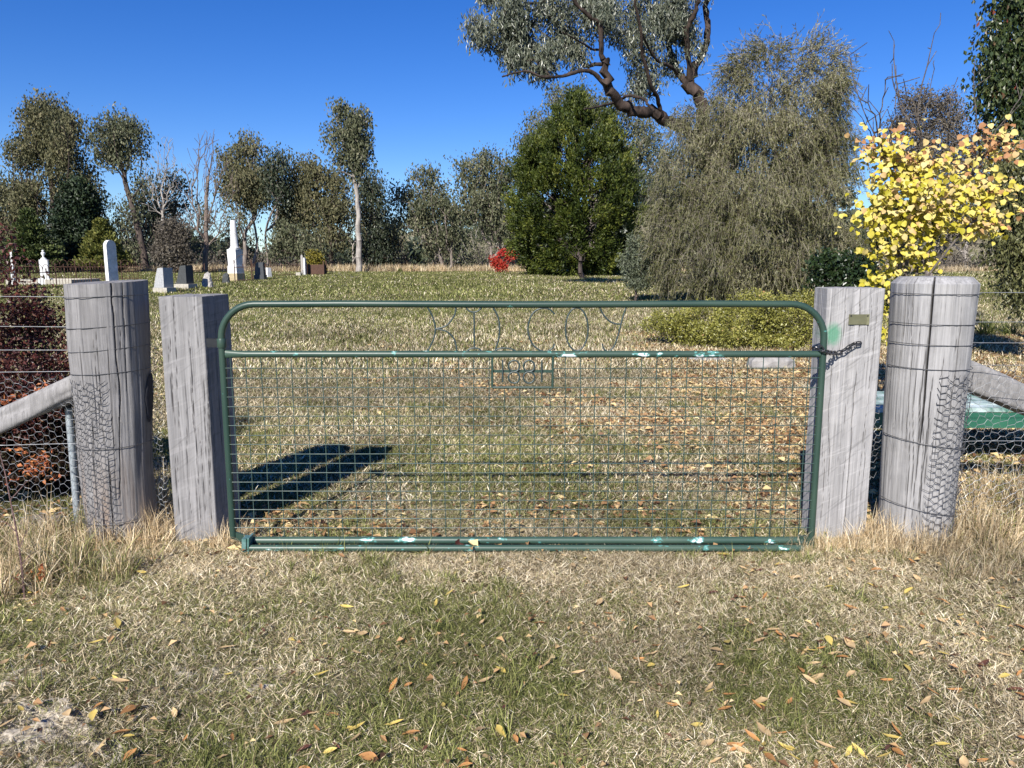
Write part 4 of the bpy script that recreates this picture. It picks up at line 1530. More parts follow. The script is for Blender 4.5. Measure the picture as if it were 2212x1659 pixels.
# pair far right of the graves
m_pw = plain('pale weathered timber', (0.40, 0.37, 0.33), 0.9)
for (z0, z1, zt0, zb0, mat, nm, lab, dp) in ((1908, 1934, 482, 726, m_pw, 'timber_marker', 'thin grey timber marker left of the white slab', 20), (1936, 1956, 515, 728, m_mar, 'marble_slab', 'narrow white marble slab seen edge on beside the timber marker', 60), (1845, 1902, 682, 732, m_con, 'stone_block', 'small pale stone block left of the timber marker', 50)):
    u, v = zs_((z0 + z1) / 2, zb0); p = G(u, v); s = p.y / FOC * 0.188
    o = thing(nm, (p.x, p.y + dp * s / 2, H(p.x, p.y)), lab, 'grave marker')
    mb = MB(); w = (z1 - z0) * s; h = (zb0 - zt0) * s
    mb.prism([(-w / 2, -0.05), (w / 2, -0.05), (w / 2 * 0.9, h * 0.93), (0, h), (-w / 2 * 0.9, h * 0.93)], -dp * s / 2, dp * s / 2)
    mb.build('slab', mat, o)

# left headstones (second zoom)
def zl_(zx, zy):
    return (zx * 0.14, 495.5 + zy * 0.14)


DH = 30.0


def at_d(zx, zy, d):
    u, v = zl_(zx, zy)
    return P(u, v, d)


# tall round headed marble headstone
p = at_d(1735, 800, 29); sD = 29 / FOC * 0.14
gz = H(p.x, 29)
top = at_d(1740, 165, 29).z
o = thing('headstone', (p.x, 29, gz), 'tall white round topped headstone rising behind the left round post', 'headstone', rz=R(72))
w = 185 * sD; h = top - gz
ol = [(-w / 2, 0), (w / 2, 0), (w / 2, h - w / 2)] + [(w / 2 * math.cos(a), h - w / 2 + w / 2 * math.sin(a)) for a in np.linspace(0.2, math.pi - 0.2, 10)] + [(-w / 2, h - w / 2)]
MB().prism(ol, -0.075, 0.075).build('tablet', m_mar, o)
MB().box((0, 0, 0.12), (w * 1.25, 0.34, 0.3)).build('plinth', m_mar, o)
# urn headstone
p = at_d(700, 760, 34); gz = H(p.x, 34); sD = 34 / FOC * 0.14
top = at_d(700, 315, 34).z - gz
o = thing('urn_monument', (p.x, 34, gz), 'white grave monument with a draped urn on top, left of the tall round topped headstone', 'monument', rz=R(20))
MB().box((0, 0, 0.15), (170 * sD, 140 * sD, 0.34)).build('plinth', m_mar, o)
MB().box((0, 0, 0.3 + (top - 0.3) * 0.32), (105 * sD, 90 * sD, (top - 0.3) * 0.68), taper=1.1).build('pedestal', m_mar, o)
zb_ = 0.3 + (top - 0.3) * 0.66
hu = top - zb_
MB().lathe([(50 * sD, zb_), (38 * sD, zb_ + hu * 0.12), (16 * sD, zb_ + hu * 0.25), (14 * sD, zb_ + hu * 0.4), (30 * sD, zb_ + hu * 0.6), (28 * sD, zb_ + hu * 0.72), (12 * sD, zb_ + hu * 0.8), (20 * sD, zb_ + hu * 0.9), (6 * sD, zb_ + hu)], (0, 0, 0), 14).build('urn', m_mar, o, smooth=True)
# thin edge-on white stone at far left
p = at_d(205, 740, 34); gz = H(p.x, 34); top = at_d(205, 340, 34).z - gz
o = thing('headstone', (p.x, 34, gz), 'white headstone with a small cross, seen edge on at the far left', 'headstone', rz=R(-65))
ol = [(-0.28, 0), (0.28, 0), (0.26, top * 0.5), (0.1, top * 0.6), (-0.1, top * 0.6), (-0.26, top * 0.5)]
MB().prism(ol, -0.05, 0.05).build('tablet', m_mar, o)
mb = MB(); mb.box((0, 0, top * 0.8), (0.07, 0.07, top * 0.4)); mb.box((0, 0, top * 0.82), (0.26, 0.066, 0.075)); mb.build('cross', m_mar, o)


def kerb(u0, u1, v, dep, label):
    a = G(u0, v); b_ = G(u1, v)
    o = thing('grave_kerb', ((a.x + b_.x) / 2, a.y, H(a.x, a.y)), label, 'grave')
    w = b_.x - a.x
    for yy_ in (0, dep):
        MB().box((0, yy_, 0.11), (w, 0.16, 0.30)).build('kerb_stone', m_con, o)
    for xx_ in (-w / 2 + 0.08, w / 2 - 0.08):
        MB().box((xx_, dep / 2, 0.11), (0.155, dep - 0.165, 0.29)).build('kerb_stone', m_con, o)
    MB().box((0, dep / 2, 0.10), (w - 0.32, dep - 0.17, 0.2)).build('slab', m_mar, o)


kerb(15, 165, 617, 2.2, 'pale grave kerb and slab inside the left iron railing')


# iron railings
def railing(name, a, b_, h, spacing, label, hoops=True, post_every=12, back=None, r=0.011):
    a = Vector(a); b_ = Vector(b_)
    L = (b_ - a).length; d = (b_ - a) / L
    o = thing(name, tuple(a), label, 'railing')
    n = max(2, int(L / spacing))
    sp_ = L / n
    zz = lambda t: H(a.x + d.x * t, a.y + d.y * t) - a.z
    A0 = []; B0 = []; rr = []
    for i in range(n + 1):
        t = i * sp_; base = Vector((d.x * t, d.y * t, zz(t)))
        A0.append(base + Vector((0, 0, -0.05))); B0.append(base + Vector((0, 0, h * (0.82 if i % 2 else 0.95)))); rr.append(r * 0.8)
        if hoops and i % 2 == 0 and i + 2 <= n:
            c = base + Vector((d.x * sp_, d.y * sp_, h * 0.84)); pr = None
            for k in range(7):
                an = math.pi * k / 6
                q_ = c + Vector((d.x, d.y, 0)) * (-math.cos(an) * sp_) + Vector((0, 0, math.sin(an) * sp_ * 1.3))
                if pr is not None: A0.append(pr); B0.append(q_); rr.append(r * 0.8)
                pr = q_
        if i % 2 == 1:
            tp = base + Vector((0, 0, h * 0.80))
            A0.append(tp); B0.append(tp + Vector((0, 0, h * 0.10))); rr.append(r * 2.2)
    V, Q = frusta(np.array([tuple(x_) for x_ in A0]), np.array([tuple(x_) for x_ in B0]), np.array(rr), np.array(rr) * 0.8, 5)
    link('pickets', mesh_np('pickets', V, [Q], m_rust), o, kind='stuff')
    for f in (0.14, 0.74):
        m_ = max(2, int(L / 2) + 1)
        pts_ = [Vector((d.x * t, d.y * t, zz(t) + h * f)) for t in np.linspace(0, L, m_)]
        MB().tube(pts_, r * 1.3, 5).build('rail', m_rust, o)
    for i in range(0, n + 1, post_every):
        t = i * sp_
        MB().tube([Vector((d.x * t, d.y * t, zz(t) - 0.1)), Vector((d.x * t, d.y * t, zz(t) + h * 1.05)), Vector((d.x * t, d.y * t, zz(t) + h * 1.12))], [r * 2, r * 2, r * 0.6], 8).build('post', m_rust, o)
    return o


def gpt(u, v):
    p = G(u, v)
    return Vector((p.x, p.y, H(p.x, p.y)))


ra = gpt(-60, 640); rb_ = gpt(300, 613)
railing('iron_railing', ra, rb_, 0.95, 0.17, 'rusted hooped iron railing along the near side of the left graves')
rc_ = gpt(-30, 606); rd_ = gpt(306, 607)
railing('iron_railing', rc_, rd_, 0.95, 0.20, 'rusted hooped iron railing along the far side of the left graves')
railing('iron_railing', gpt(368, 618), gpt(500, 609), 0.85, 0.19, 'rusted straight iron railing behind the slant headstones', hoops=False)
railing('iron_railing', gpt(508, 612), gpt(545, 611), 1.0, 0.30, 'rusted railing with one hoop in front of the white column', hoops=True, post_every=4)
railing('iron_railing', gpt(545, 606), gpt(575, 607), 0.95, 0.09, 'dense rusted spiked railing between the white column and the black headstone', hoops=False, post_every=5, r=0.018)
railing('iron_railing', gpt(585, 599), gpt(650, 597), 0.85, 0.24, 'thin rusted railing behind the short white pillar', hoops=False)
u0, v0 = zs_(1990, 722); pz = gpt(u0, v0)
o = thing('rusty_grave_box', tuple(pz + Vector((0.3, 0.3, 0))), 'small rusted iron grave enclosure right of the white slab', 'enclosure')
for (dx, dy, w_, d_) in ((0, -0.3, 1.2, 0.03), (0, 0.3, 1.2, 0.03), (-0.6, 0, 0.03, 0.57), (0.6, 0, 0.03, 0.57)):
    MB().box((dx, dy, 0.32), (w_, d_, 0.66)).build('panel', m_rust, o)
for dx in (-0.6, 0.6):
    for dy in (-0.3, 0.3):
        MB().box((dx * 1.04, dy * 1.08, 0.42), (0.06, 0.06, 0.9)).build('corner_post', m_rust, o)

# stone block under the hedge and rocks at left
m_gb = plain('grey garden stone', (0.36, 0.34, 0.32), 0.9, 0, 0.25, scale=10)


def stone(u, v, w, h, d, mat, label, seed, rz=0, nm='stone_block'):
    p = G(u, v)
    rs = np.random.RandomState(seed)
    mb = MB()
    n = 12
    V = []
    for j, (zf, rf) in enumerate(((-0.1, 1.0), (0.3, 1.02), (0.75, 0.97), (1.0, 0.82))):
        for i in range(n):
            a = 2 * math.pi * i / n
            sq = (abs(math.cos(a)) ** 6 + abs(math.sin(a)) ** 6) ** (-1 / 6)
            r = rf * sq * (1 + 0.10 * (rs.rand() - 0.5))
            V.append((math.cos(a) * r * w / 2, math.sin(a) * r * d / 2, h * zf * (1 + 0.08 * (rs.rand() - 0.5))))
    q = [(j * n + i, j * n + (i + 1) % n, (j + 1) * n + (i + 1) % n, (j + 1) * n + i) for j in range(3) for i in range(n)]
    me = mesh_np(nm, np.array(V), [q, [list(range(3 * n, 4 * n))]], mat)
    o = link(nm, me, None, label=label, cat='stone', loc=(p.x, p.y + d / 2, H(p.x, p.y + d / 2)))
    o.rotation_euler = (0, 0, rz)


stone(1672, 802, 0.60, 0.17, 0.3, m_gb, 'grey rectangular stone block lying at the foot of the low hedge', 1, 0.05)
stone(1535, 784, 0.55, 0.06, 0.3, m_gb, 'flat grey stone at the left foot of the low hedge', 6, 0.05)
m_br2 = plain('brown field stone', (0.26, 0.21, 0.17), 0.9, 0, 0.3, scale=20)
stone(100, 1150, 0.13, 0.07, 0.1, m_br2, 'brown field stone in the grass under the left netting', 2, 0.4, 'field_stone')
stone(62, 1142, 0.12, 0.05, 0.1, m_br2, 'flatter brown stone left of the other under the netting', 3, 0.9, 'field_stone')

# ------------------------------------------------------------------ trees
def grow(init_nodes, init_parent, targets, bf=0.35, seg=0.8, jitter=0.05, rs=None, sag=0.0):
    nodes = [np.array(p, float) for p in init_nodes]
    par = list(init_parent)
    plen = []
    for i, p in enumerate(nodes):
        plen.append(0 if par[i] < 0 else plen[par[i]] + np.linalg.norm(nodes[i] - nodes[par[i]]))
    T = np.array(targets, float)
    n = len(T)
    best = np.full(n, 1e18); bi = np.zeros(n, int)

    def upd(i):
        c = np.linalg.norm(T - nodes[i], axis=1) * 1.0 + bf * plen[i]
        # avoid growing downwards from high nodes
        c = c + np.maximum(0, nodes[i][2] - T[:, 2]) * 0.4
        k = c < best
        best[k] = c[k]; bi[k] = i
    for i in range(len(nodes)): upd(i)
    done = np.zeros(n, bool)
    tipidx = []
    for it in range(n):
        bb = np.where(done, 1e18, best)
        j = int(np.argmin(bb))
        done[j] = True
        i = int(bi[j])
        a = nodes[i]; b_ = T[j]
        L = np.linalg.norm(b_ - a)
        m = max(1, int(round(L / seg)))
        pi_ = i
        side = rs.randn(3) * L * jitter
        for k in range(1, m + 1):
            t = k / m
            p = a + (b_ - a) * t + side * math.sin(math.pi * t) + (rs.randn(3) * seg * jitter * 0.5 if k < m else 0)
            p = p + np.array([0, 0, sag * L * math.sin(math.pi * t)])
            nodes.append(p); par.append(pi_); plen.append(plen[pi_] + L / m)
            pi_ = len(nodes) - 1
            upd(pi_)
        tipidx.append(pi_)
    return np.array(nodes), np.array(par), tipidx


def skeleton_mesh(name, nodes, par, rtip, mat, pw=2.3, fixed=None, sides=6, rmax=None):
    n = len(nodes)
    w = np.zeros(n)
    haschild = np.zeros(n, bool)
    for i in range(n):
        if par[i] >= 0: haschild[par[i]] = True
    w[~haschild] = rtip ** pw
    for i in range(n - 1, -1, -1):
        if w[i] == 0: w[i] = rtip ** pw
        if par[i] >= 0: w[par[i]] += w[i]
    r = w ** (1 / pw)
    if rmax is not None:
        r = np.minimum(r, rmax)
    if fixed is not None:
        for i, v in fixed.items(): r[i] = max(v, 0.001)
    idx = np.array([i for i in range(n) if par[i] >= 0])
    A0 = nodes[par[idx]]; B0 = nodes[idx]
    d = B0 - A0; A1 = A0 - d * 0.04
    ra = np.minimum(r[par[idx]], r[idx] * 1.35)
    big = r[idx] > rtip * 3.0
    Vs = []; Qs = []; off = 0
    for msk, s_ in ((big, sides + 2), (~big, 4)):
        if msk.any():
            V, Q = frusta(A1[msk], B0[msk], ra[msk], r[idx][msk], s_)
            Vs.append(V); Qs.append(Q + off); off += len(V)
    return mesh_np(name, np.concatenate(Vs), [np.concatenate(Qs)], mat, smooth=True), r


def blob_points(blobs, Y, n, rs, depth=0.8, shell=0.55, sub=0):
    """blobs (u,v,ru,rv[,dY[,weight]]) -> world points"""
    out = []
    if sub:
        nb = []
        for b in blobs:
            for k in range(sub):
                d = rs.randn(2); d /= np.linalg.norm(d); q_ = (0.25 + 0.6 * rs.rand())
                f = 0.32 + 0.34 * rs.rand()
                nb.append((b[0] + d[0] * q_ * b[2], b[1] + d[1] * q_ * b[3], b[2] * f * 0.85, b[3] * f * 1.15, (b[4] if len(b) > 4 else 0.0) + rs.randn() * (b[2] + b[3]) / 2 * Y / FOC * 0.5, b[5] if len(b) > 5 else 1.0))
        blobs = nb
    ws = np.array([b[2] * b[3] * (b[5] if len(b) > 5 else 1.0) for b in blobs], float); ws /= ws.sum()
    for b, w in zip(blobs, ws):
        k = max(2, int(round(n * w)))
        dY = b[4] if len(b) > 4 else 0.0
        c = np.array(P(b[0], b[1], Y + dY)); s = (Y + dY) / FOC
        d = rs.randn(k, 3); d /= np.linalg.norm(d, axis=1)[:, None]
        r = (shell + (1 - shell) * rs.rand(k)) ** 1.0
        r = np.where(rs.rand(k) < 0.35, rs.rand(k) ** 0.5, r)
        if sub: r = np.where(rs.rand(k) < 0.13, 1.0 + 0.7 * rs.rand(k), r)
        out.append(c + d * r[:, None] * np.array([b[2] * s, (b[2] + b[3]) / 2 * s * depth, b[3] * s]))
    return np.concatenate(out)


def leaves_at(cent, n_per, spread, L, W, rs, mode='hang', rndbase=None, outc=None):
    m = len(cent)
    c = np.repeat(cent, n_per, axis=0)
    n = len(c)
    off = np.clip(rs.randn(n, 3), -1.7, 1.7) * np.array(spread)
    c = c + off
    if mode == 'hang':
        d = np.stack([rs.randn(n) * 0.45, rs.randn(n) * 0.45, -np.abs(0.9 + 0.4 * rs.randn(n))], -1)
        nr = np.stack([rs.randn(n), rs.randn(n), rs.randn(n) * 0.4], -1)
    elif mode == 'any':
        d = rs.randn(n, 3); nr = rs.randn(n, 3)
    elif mode == 'out':
        v = c - outc; v /= np.linalg.norm(v, axis=1)[:, None] + 1e-9
        d = v * 0.8 + rs.randn(n, 3) * 0.55 + np.array([0, 0, 0.35]); nr = rs.randn(n, 3) + np.array([0, 0, 0.6])
    elif mode == 'face':
        d = rs.randn(n, 3) * 0.6 + np.array([0, 0, -0.7]); nr = rs.randn(n, 3) * 0.7 + np.array([-0.3, -0.8, 0.7])
    d /= np.linalg.norm(d, axis=1)[:, None]
    nr /= np.linalg.norm(nr, axis=1)[:, None]
    ll = L[0] + (L[1] - L[0]) * rs.rand(n)
    V, t = lens_leaves(n, c, d, nr, ll, ll * (W / ((L[0] + L[1]) / 2)) * (0.7 + 0.6 * rs.rand(n)), rs)
    rn = rs.rand(n, 3)
    if rndbase is not None:
        rn[:, 0] = np.clip(np.repeat(rndbase, n_per) * 0.5 + rn[:, 0] * 0.5, 0, 1)
    return V, t, np.repeat(rn, 4, axis=0)


def foliage(name, parts, mat, parent, **kw):
    Vs = []; Ts = []; Rs = []; off = 0
    for V, t, r in parts:
        Vs.append(V); Ts.append(t + off); Rs.append(r); off += len(V)
    me = mesh_np(name, np.concatenate(Vs), [np.concatenate(Ts)], mat, rnd=np.concatenate(Rs))
    return link(name, me, parent, kind='stuff', **kw)


b_grey = bark('grey brown bark', (0.10, 0.08, 0.068), (0.34, 0.29, 0.25))
b_pale = bark('pale smooth bark', (0.20, 0.17, 0.15), (0.46, 0.42, 0.37))
b_dark = bark('dark bark', (0.03, 0.024, 0.02), (0.13, 0.10, 0.085))
b_red = bark('reddish dead wood', (0.09, 0.065, 0.052), (0.27, 0.215, 0.18))
EUC = [(0.0, (0.03, 0.036, 0.018)), (0.4, (0.09, 0.10, 0.052)), (0.75, (0.17, 0.175, 0.10)), (1.0, (0.32, 0.29, 0.19))]
m_euc = leafmat('grey green eucalypt leaves', EUC, 0.6, 0.2, 0.25)
m_euc2 = leafmat('olive eucalypt leaves', [(0.0, (0.04, 0.045, 0.02)), (0.4, (0.105, 0.105, 0.05)), (0.8, (0.19, 0.175, 0.09)), (1.0, (0.29, 0.235, 0.14))], 0.6, 0.2, 0.25)
m_eucd = leafmat('dark eucalypt leaves', [(0.0, (0.018, 0.028, 0.015)), (0.5, (0.05, 0.065, 0.035)), (1.0, (0.12, 0.13, 0.075))], 0.45, 0.15, 0.45)
m_twig = leafmat('grey brown twiggy leaves', [(0.0, (0.06, 0.05, 0.04)), (0.5, (0.13, 0.11, 0.085)), (1.0, (0.22, 0.19, 0.14))], 0.6, 0.15, 0.3)


def euc(trunk, blobs, Y, label, seed, n=150, nleaf=60, mat=None, bmat=None, rb=0.22, L=(0.16, 0.34), W=0.07, spread=0.42, name='eucalyptus_tree', group='trees along the far edge of the lawn', sides=6, rtip=0.014, bf=0.35, extra=None, cat='tree', mode='hang'):
    rs = np.random.RandomState(seed)
    mat = mat or m_euc; bmat = bmat or b_grey
    pts_ = [P(u, v, Y) for u, v in trunk]
    pts_[0].z = H(pts_[0].x, Y) - 0.15
    o = thing(name, (pts_[0].x, Y, H(pts_[0].x, Y)), label, cat, group)
    org = np.array(o.location)
    nodes = []; par = []
    hang = bool(nleaf) and mode == 'hang' and Y > 30
    keep = max(1, int(round((len(pts_) - 1) * 0.6))) if (hang and rb < 0.3 and len(pts_) < 4) else len(pts_) - 1
    pts_ = pts_[:keep + 1]
    for i in range(len(pts_) - 1):
        for k in range(4):
            nodes.append(np.array(pts_[i].lerp(pts_[i + 1], k / 4)) + rs.randn(3) * (0.04 if k else 0)); par.append(len(nodes) - 2)
    nodes.append(np.array(pts_[-1])); par.append(len(nodes) - 2)
    if nleaf and mode == 'hang' and Y > 30:
        n = int(n * 1.0); nleaf = int(nleaf * 0.56); spread = spread * 0.9; rtip = 0.021; W = W * 0.75; L = (0.13, 0.29); bf = 0.75
    T = blob_points(blobs, Y, n, rs, sub=7 if (nleaf and Y > 30 and len(blobs) > 2 and mode == 'hang') else 0)
    nd, pr, tips = grow(nodes, par, T, bf=bf, seg=max(0.35, 0.012 * Y), jitter=0.10, rs=rs)
    fixed = {}
    nn = len(nodes)
    for i in range(nn):
        fixed[i] = rb * (1 - 0.62 * i / nn)
    me, r = skeleton_mesh('trunk', nd - org, pr, rtip, bmat, fixed=fixed, sides=sides, rmax=rb * 0.7)
    link('trunk', me, o)
    if nleaf:
        parts = [leaves_at(T - org, nleaf, spread, L, W, rs, mode, rs.rand(len(T)))]
        foliage('crown', parts, mat, o)
    return o


# --- left group
D = 57
euc([(118, 600), (118, 500), (112, 400), (105, 300)], [(95, 245, 46, 34), (108, 285, 66, 40), (62, 335, 50, 38), (145, 340, 55, 50), (25, 425, 45, 55), (78, 410, 42, 42), (165, 420, 46, 58), (10, 500, 36, 45), (180, 480, 34, 60), (105, 300, 60, 60), (100, 240, 40, 34)], D, 'tallest dense eucalypt with a domed crown at the far left', 1, 720, 80, mat=m_euc2, rb=0.34, spread=0.42, bmat=b_dark)
euc([(3, 600), (3, 500)], [(0, 440, 30, 60), (-10, 530, 30, 40)], D + 3, 'eucalypt cut by the left edge behind the domed one', 2, 90, 60, mat=m_eucd)
euc([(322, 600), (300, 500), (275, 410), (258, 340)], [(245, 285, 44, 30), (262, 290, 40, 26), (235, 325, 34, 24), (280, 330, 30, 22), (250, 345, 26, 24), (300, 400, 28, 30, 0, .4), (282, 525, 30, 30, 0, .4), (265, 460, 30, 35, 0, .25)], D - 2, 'eucalypt with a dark trunk leaning left under a small high crown', 3, 170, 70, bmat=b_dark, rb=0.28)
euc([(340, 600), (338, 500), (325, 430)], [(325, 430, 40, 50), (365, 430, 44, 44), (345, 500, 50, 40)], D + 4, 'shadowed thin crowned eucalypt behind the leaning one', 4, 140, 55, mat=m_eucd, bmat=b_dark)
euc([(371, 602), (371, 560), (373, 530)], [(373, 505, 33, 34), (372, 550, 38, 32)], D - 8, 'rounded grey brown twiggy shrub left of the white column', 5, 220, 50, mat=m_twig, rb=0.10, L=(0.08, 0.2), W=0.035, spread=0.2, name='rounded_shrub', cat='shrub', rtip=0.01, mode='any')
# bare trees
euc([(352, 600), (350, 500), (352, 430)], [(330, 370, 24, 55), (365, 350, 26, 60), (345, 420, 45, 40)], D - 3, 'bare pale branched tree left of the reddish dead one', 6, 230, 0, bmat=b_pale, rb=0.15, name='bare_tree', rtip=0.012, bf=0.6)
euc([(443, 602), (446, 520), (446, 440), (450, 380)], [(445, 345, 40, 60), (420, 400, 40, 50), (475, 390, 40, 60), (430, 470, 55, 35), (480, 470, 40, 35), (452, 300, 22, 25)], D - 6, 'bare reddish barked tree with rising forked branches', 7, 420, 0, bmat=b_red, rb=0.2, name='bare_tree', rtip=0.012, bf=0.7)
# evergreens
m_pine = leafmat('dark pine needles', [(0.0, (0.010, 0.018, 0.010)), (0.6, (0.028, 0.045, 0.02)), (1.0, (0.06, 0.085, 0.035))], 0.5, 0.1, 0.3)
m_fir = leafmat('olive fir foliage', [(0.0, (0.03, 0.045, 0.015)), (0.5, (0.075, 0.10, 0.03)), (1.0, (0.15, 0.17, 0.055))], 0.5, 0.15, 0.3)
m_gold = leafmat('golden green foliage', [(0.0, (0.05, 0.065, 0.015)), (0.5, (0.14, 0.15, 0.035)), (1.0, (0.26, 0.24, 0.06))], 0.5, 0.2, 0.3)
euc([(168, 602), (168, 540), (168, 480)], [(172, 440, 34, 45), (165, 500, 46, 50), (165, 560, 52, 42)], D - 3, 'very dark dense pine in front of the domed eucalypt', 8, 330, 90, mat=m_pine, name='pine_tree', mode='any', spread=0.35, bmat=b_dark)


def conifer(ub, vb, va, hw, Y, label, mat, seed, tiers=16, name='conifer_tree', dens=1.0, droop=-0.1, dense_low=0.0, bmat=None, L=(0.12, 0.3), W=0.06, group='trees along the far edge of the lawn'):
    rs = np.random.RandomState(seed)
    p = P(ub, vb, Y); gz = H(p.x, Y)
    hgt_ = P(ub, va, Y).z - gz
    o = thing(name, (p.x, Y, gz), label, 'tree', group)
    s = Y / FOC
    A0 = [np.array([0, 0, -0.1])]; B0 = [np.array([0, 0, hgt_ * 0.97])]; ra = [0.02 * hgt_]; rb = [0.01]
    parts = []
    for t in np.linspace(0.02, 0.97, tiers):
        z = hgt_ * t; R_ = hw * s * (1 - t) ** 0.85 + 0.05
        nb = int(5 + 7 * (1 - t))
        for k in range(nb):
            a = rs.rand() * 6.283; Lb = R_ * (0.75 + 0.4 * rs.rand())
            e = np.array([math.cos(a) * Lb, math.sin(a) * Lb, z + Lb * (droop + 0.25 * rs.rand())])
            b0 = np.array([0, 0, z])
            A0.append(b0); B0.append(e); ra.append(0.03); rb.append(0.008)
            m_ = max(3, int(Lb / 0.14))
            ts = 0.15 + 0.85 * rs.rand(m_)
            c = b0[None] + (e - b0)[None] * ts[:, None]
            parts.append(leaves_at(c, int(22 * dens), (0.12 + Lb * 0.09, 0.12 + Lb * 0.09, 0.07), L, W, rs, 'out', rs.rand(m_), outc=np.array([0, 0, z - 0.3])))
    V, Q = frusta(np.array(A0), np.array(B0), np.array(ra), np.array(rb), 6)
    link('trunk', mesh_np('trunk', V, [Q], bmat or b_dark), o)
    foliage('crown', parts, mat, o)
    return o


conifer(75, 604, 455, 66, D - 7, 'olive fir with open spreading tiers among the white graves', m_fir, 9, 13, 'fir_tree', 0.8)
conifer(228, 603, 478, 44, D - 7, 'golden green cone shaped conifer behind the tall headstone', m_gold, 10, 20, 'cone_conifer', 1.0, droop=0.3)

# --- centre group
euc([(531, 585), (530, 500), (530, 420)], [(531, 322, 30, 26), (531, 370, 50, 44), (500, 410, 34, 40), (556, 410, 28, 40), (488, 345, 18, 20)], D, 'dense eucalypt with twin pale trunks behind the white column', 11, 250, 70, mat=m_euc2, rb=0.22)
euc([(545, 585), (555, 520), (545, 450)], [(540, 420, 26, 26)], D + 1, 'slender second pale trunk beside the twin trunked eucalypt', 12, 40, 50, rb=0.17, bmat=b_pale)
euc([(577, 582), (574, 500), (568, 440)], [(590, 370, 24, 34), (608, 345, 18, 22), (600, 420, 26, 34)], D - 1, 'narrow eucalypt with a slim straight trunk right of the white column', 13, 110, 60, mat=m_eucd, rb=0.13)
euc([(606, 590), (604, 500), (620, 430)], [(640, 375, 28, 26), (645, 410, 34, 34), (640, 460, 34, 34), (615, 480, 28, 34)], D + 1, 'olive crowned eucalypt forked low, left of the tall slender one', 14, 170, 60, mat=m_euc2, rb=0.15)
euc([(660, 592), (640, 555), (615, 530)], [(620, 500, 30, 26), (655, 520, 34, 26), (600, 530, 20, 20)], D - 2, 'low crooked eucalypt over the white slab', 15, 110, 45, mat=m_euc, bmat=b_dark, rb=0.14)
euc([(715, 592), (716, 520), (700, 450)], [(672, 365, 26, 24), (700, 385, 40, 32), (725, 430, 44, 40), (690, 450, 38, 40), (720, 500, 44, 30), (670, 420, 24, 34)], D, 'wide olive eucalypt just left of the tall slender one', 16, 270, 62, mat=m_euc2, rb=0.2, bmat=b_dark)
euc([(774, 588), (776, 520), (773, 450), (768, 400), (766, 350)], [(744, 237, 24, 18), (762, 262, 34, 24), (738, 295, 40, 26), (778, 290, 26, 30), (745, 335, 30, 22), (780, 335, 26, 30), (768, 375, 20, 22)], D - 5, 'tall slender eucalypt with a pale trunk standing above its neighbours', 17, 250, 48, rb=0.22, bmat=b_pale, spread=0.33)
euc([(805, 592), (803, 540), (800, 480)], [(795, 400, 30, 32), (810, 440, 34, 34), (820, 490, 40, 36), (800, 545, 44, 30), (850, 530, 34, 34)], D + 3, 'dark low branched eucalypt right of the tall slender one', 18, 260, 60, mat=m_eucd, bmat=b_dark, rb=0.2)
euc([(958, 592), (950, 540), (935, 480)], [(918, 378, 26, 20), (866, 420, 22, 22), (900, 430, 40, 34), (950, 410, 34, 34), (960, 460, 30, 40), (890, 480, 34, 30), (975, 510, 24, 30), (930, 520, 30, 30)], D, 'open crowned grey green eucalypt left of the red sapling', 19, 260, 52, rb=0.18)
euc([(1062, 592), (1060, 530), (1055, 470)], [(1060, 352, 26, 20), (1010, 365, 30, 24), (1045, 385, 50, 34), (1085, 400, 30, 50), (1020, 430, 38, 38), (1070, 450, 42, 40), (1100, 490, 26, 40)], D - 1, 'full rounded eucalypt with many rising stems behind the red sapling', 20, 330, 56, mat=m_euc, rb=0.16, bf=0.7)
euc([(1280, 592), (1280, 450), (1270, 330)], [(1235, 205, 44, 28), (1205, 255, 60, 40), (1150, 300, 40, 34), (1270, 230, 50, 40), (1340, 260, 50, 44), (1120, 350, 30, 40), (1395, 300, 50, 44), (1380, 360, 40, 40)], D + 4, 'large grey eucalypt rising behind the golden green conifer', 21, 420, 62, rb=0.3)
euc([(1420, 592), (1420, 500), (1410, 420)], [(1400, 400, 40, 40), (1440, 360, 40, 50)], D + 2, 'eucalypt seen between the conifer and the weeping bottlebrush', 22, 120, 55, mat=m_eucd)
euc([(2010, 560), (2005, 450), (2000, 330)], [(1990, 225, 44, 32), (2050, 240, 34, 50), (1960, 270, 40, 40), (2030, 300, 50, 50), (1980, 350, 60, 50), (2090, 330, 40, 60)], 40, 'brown twiggy crowned tree behind the yellow shrub', 23, 380, 55, mat=m_twig, rb=0.2, L=(0.06, 0.16), W=0.03, spread=0.24, rtip=0.008, mode='any', group=None)
for i, (u, d, lab) in enumerate(((2040, 62, 'left'), (2085, 58, 'middle'), (2160, 60, 'right'))):
    euc([(u, 590), (u + 3, 500), (u, 400)], [(u, 400, 50, 60), (u - 10, 480, 50, 40)], d, 'far eucalypt under the yellow shrub, %s of the three beyond the right post' % lab, 24 + i, 120, 55, mat=m_twig if i == 1 else m_euc2, bmat=b_pale)
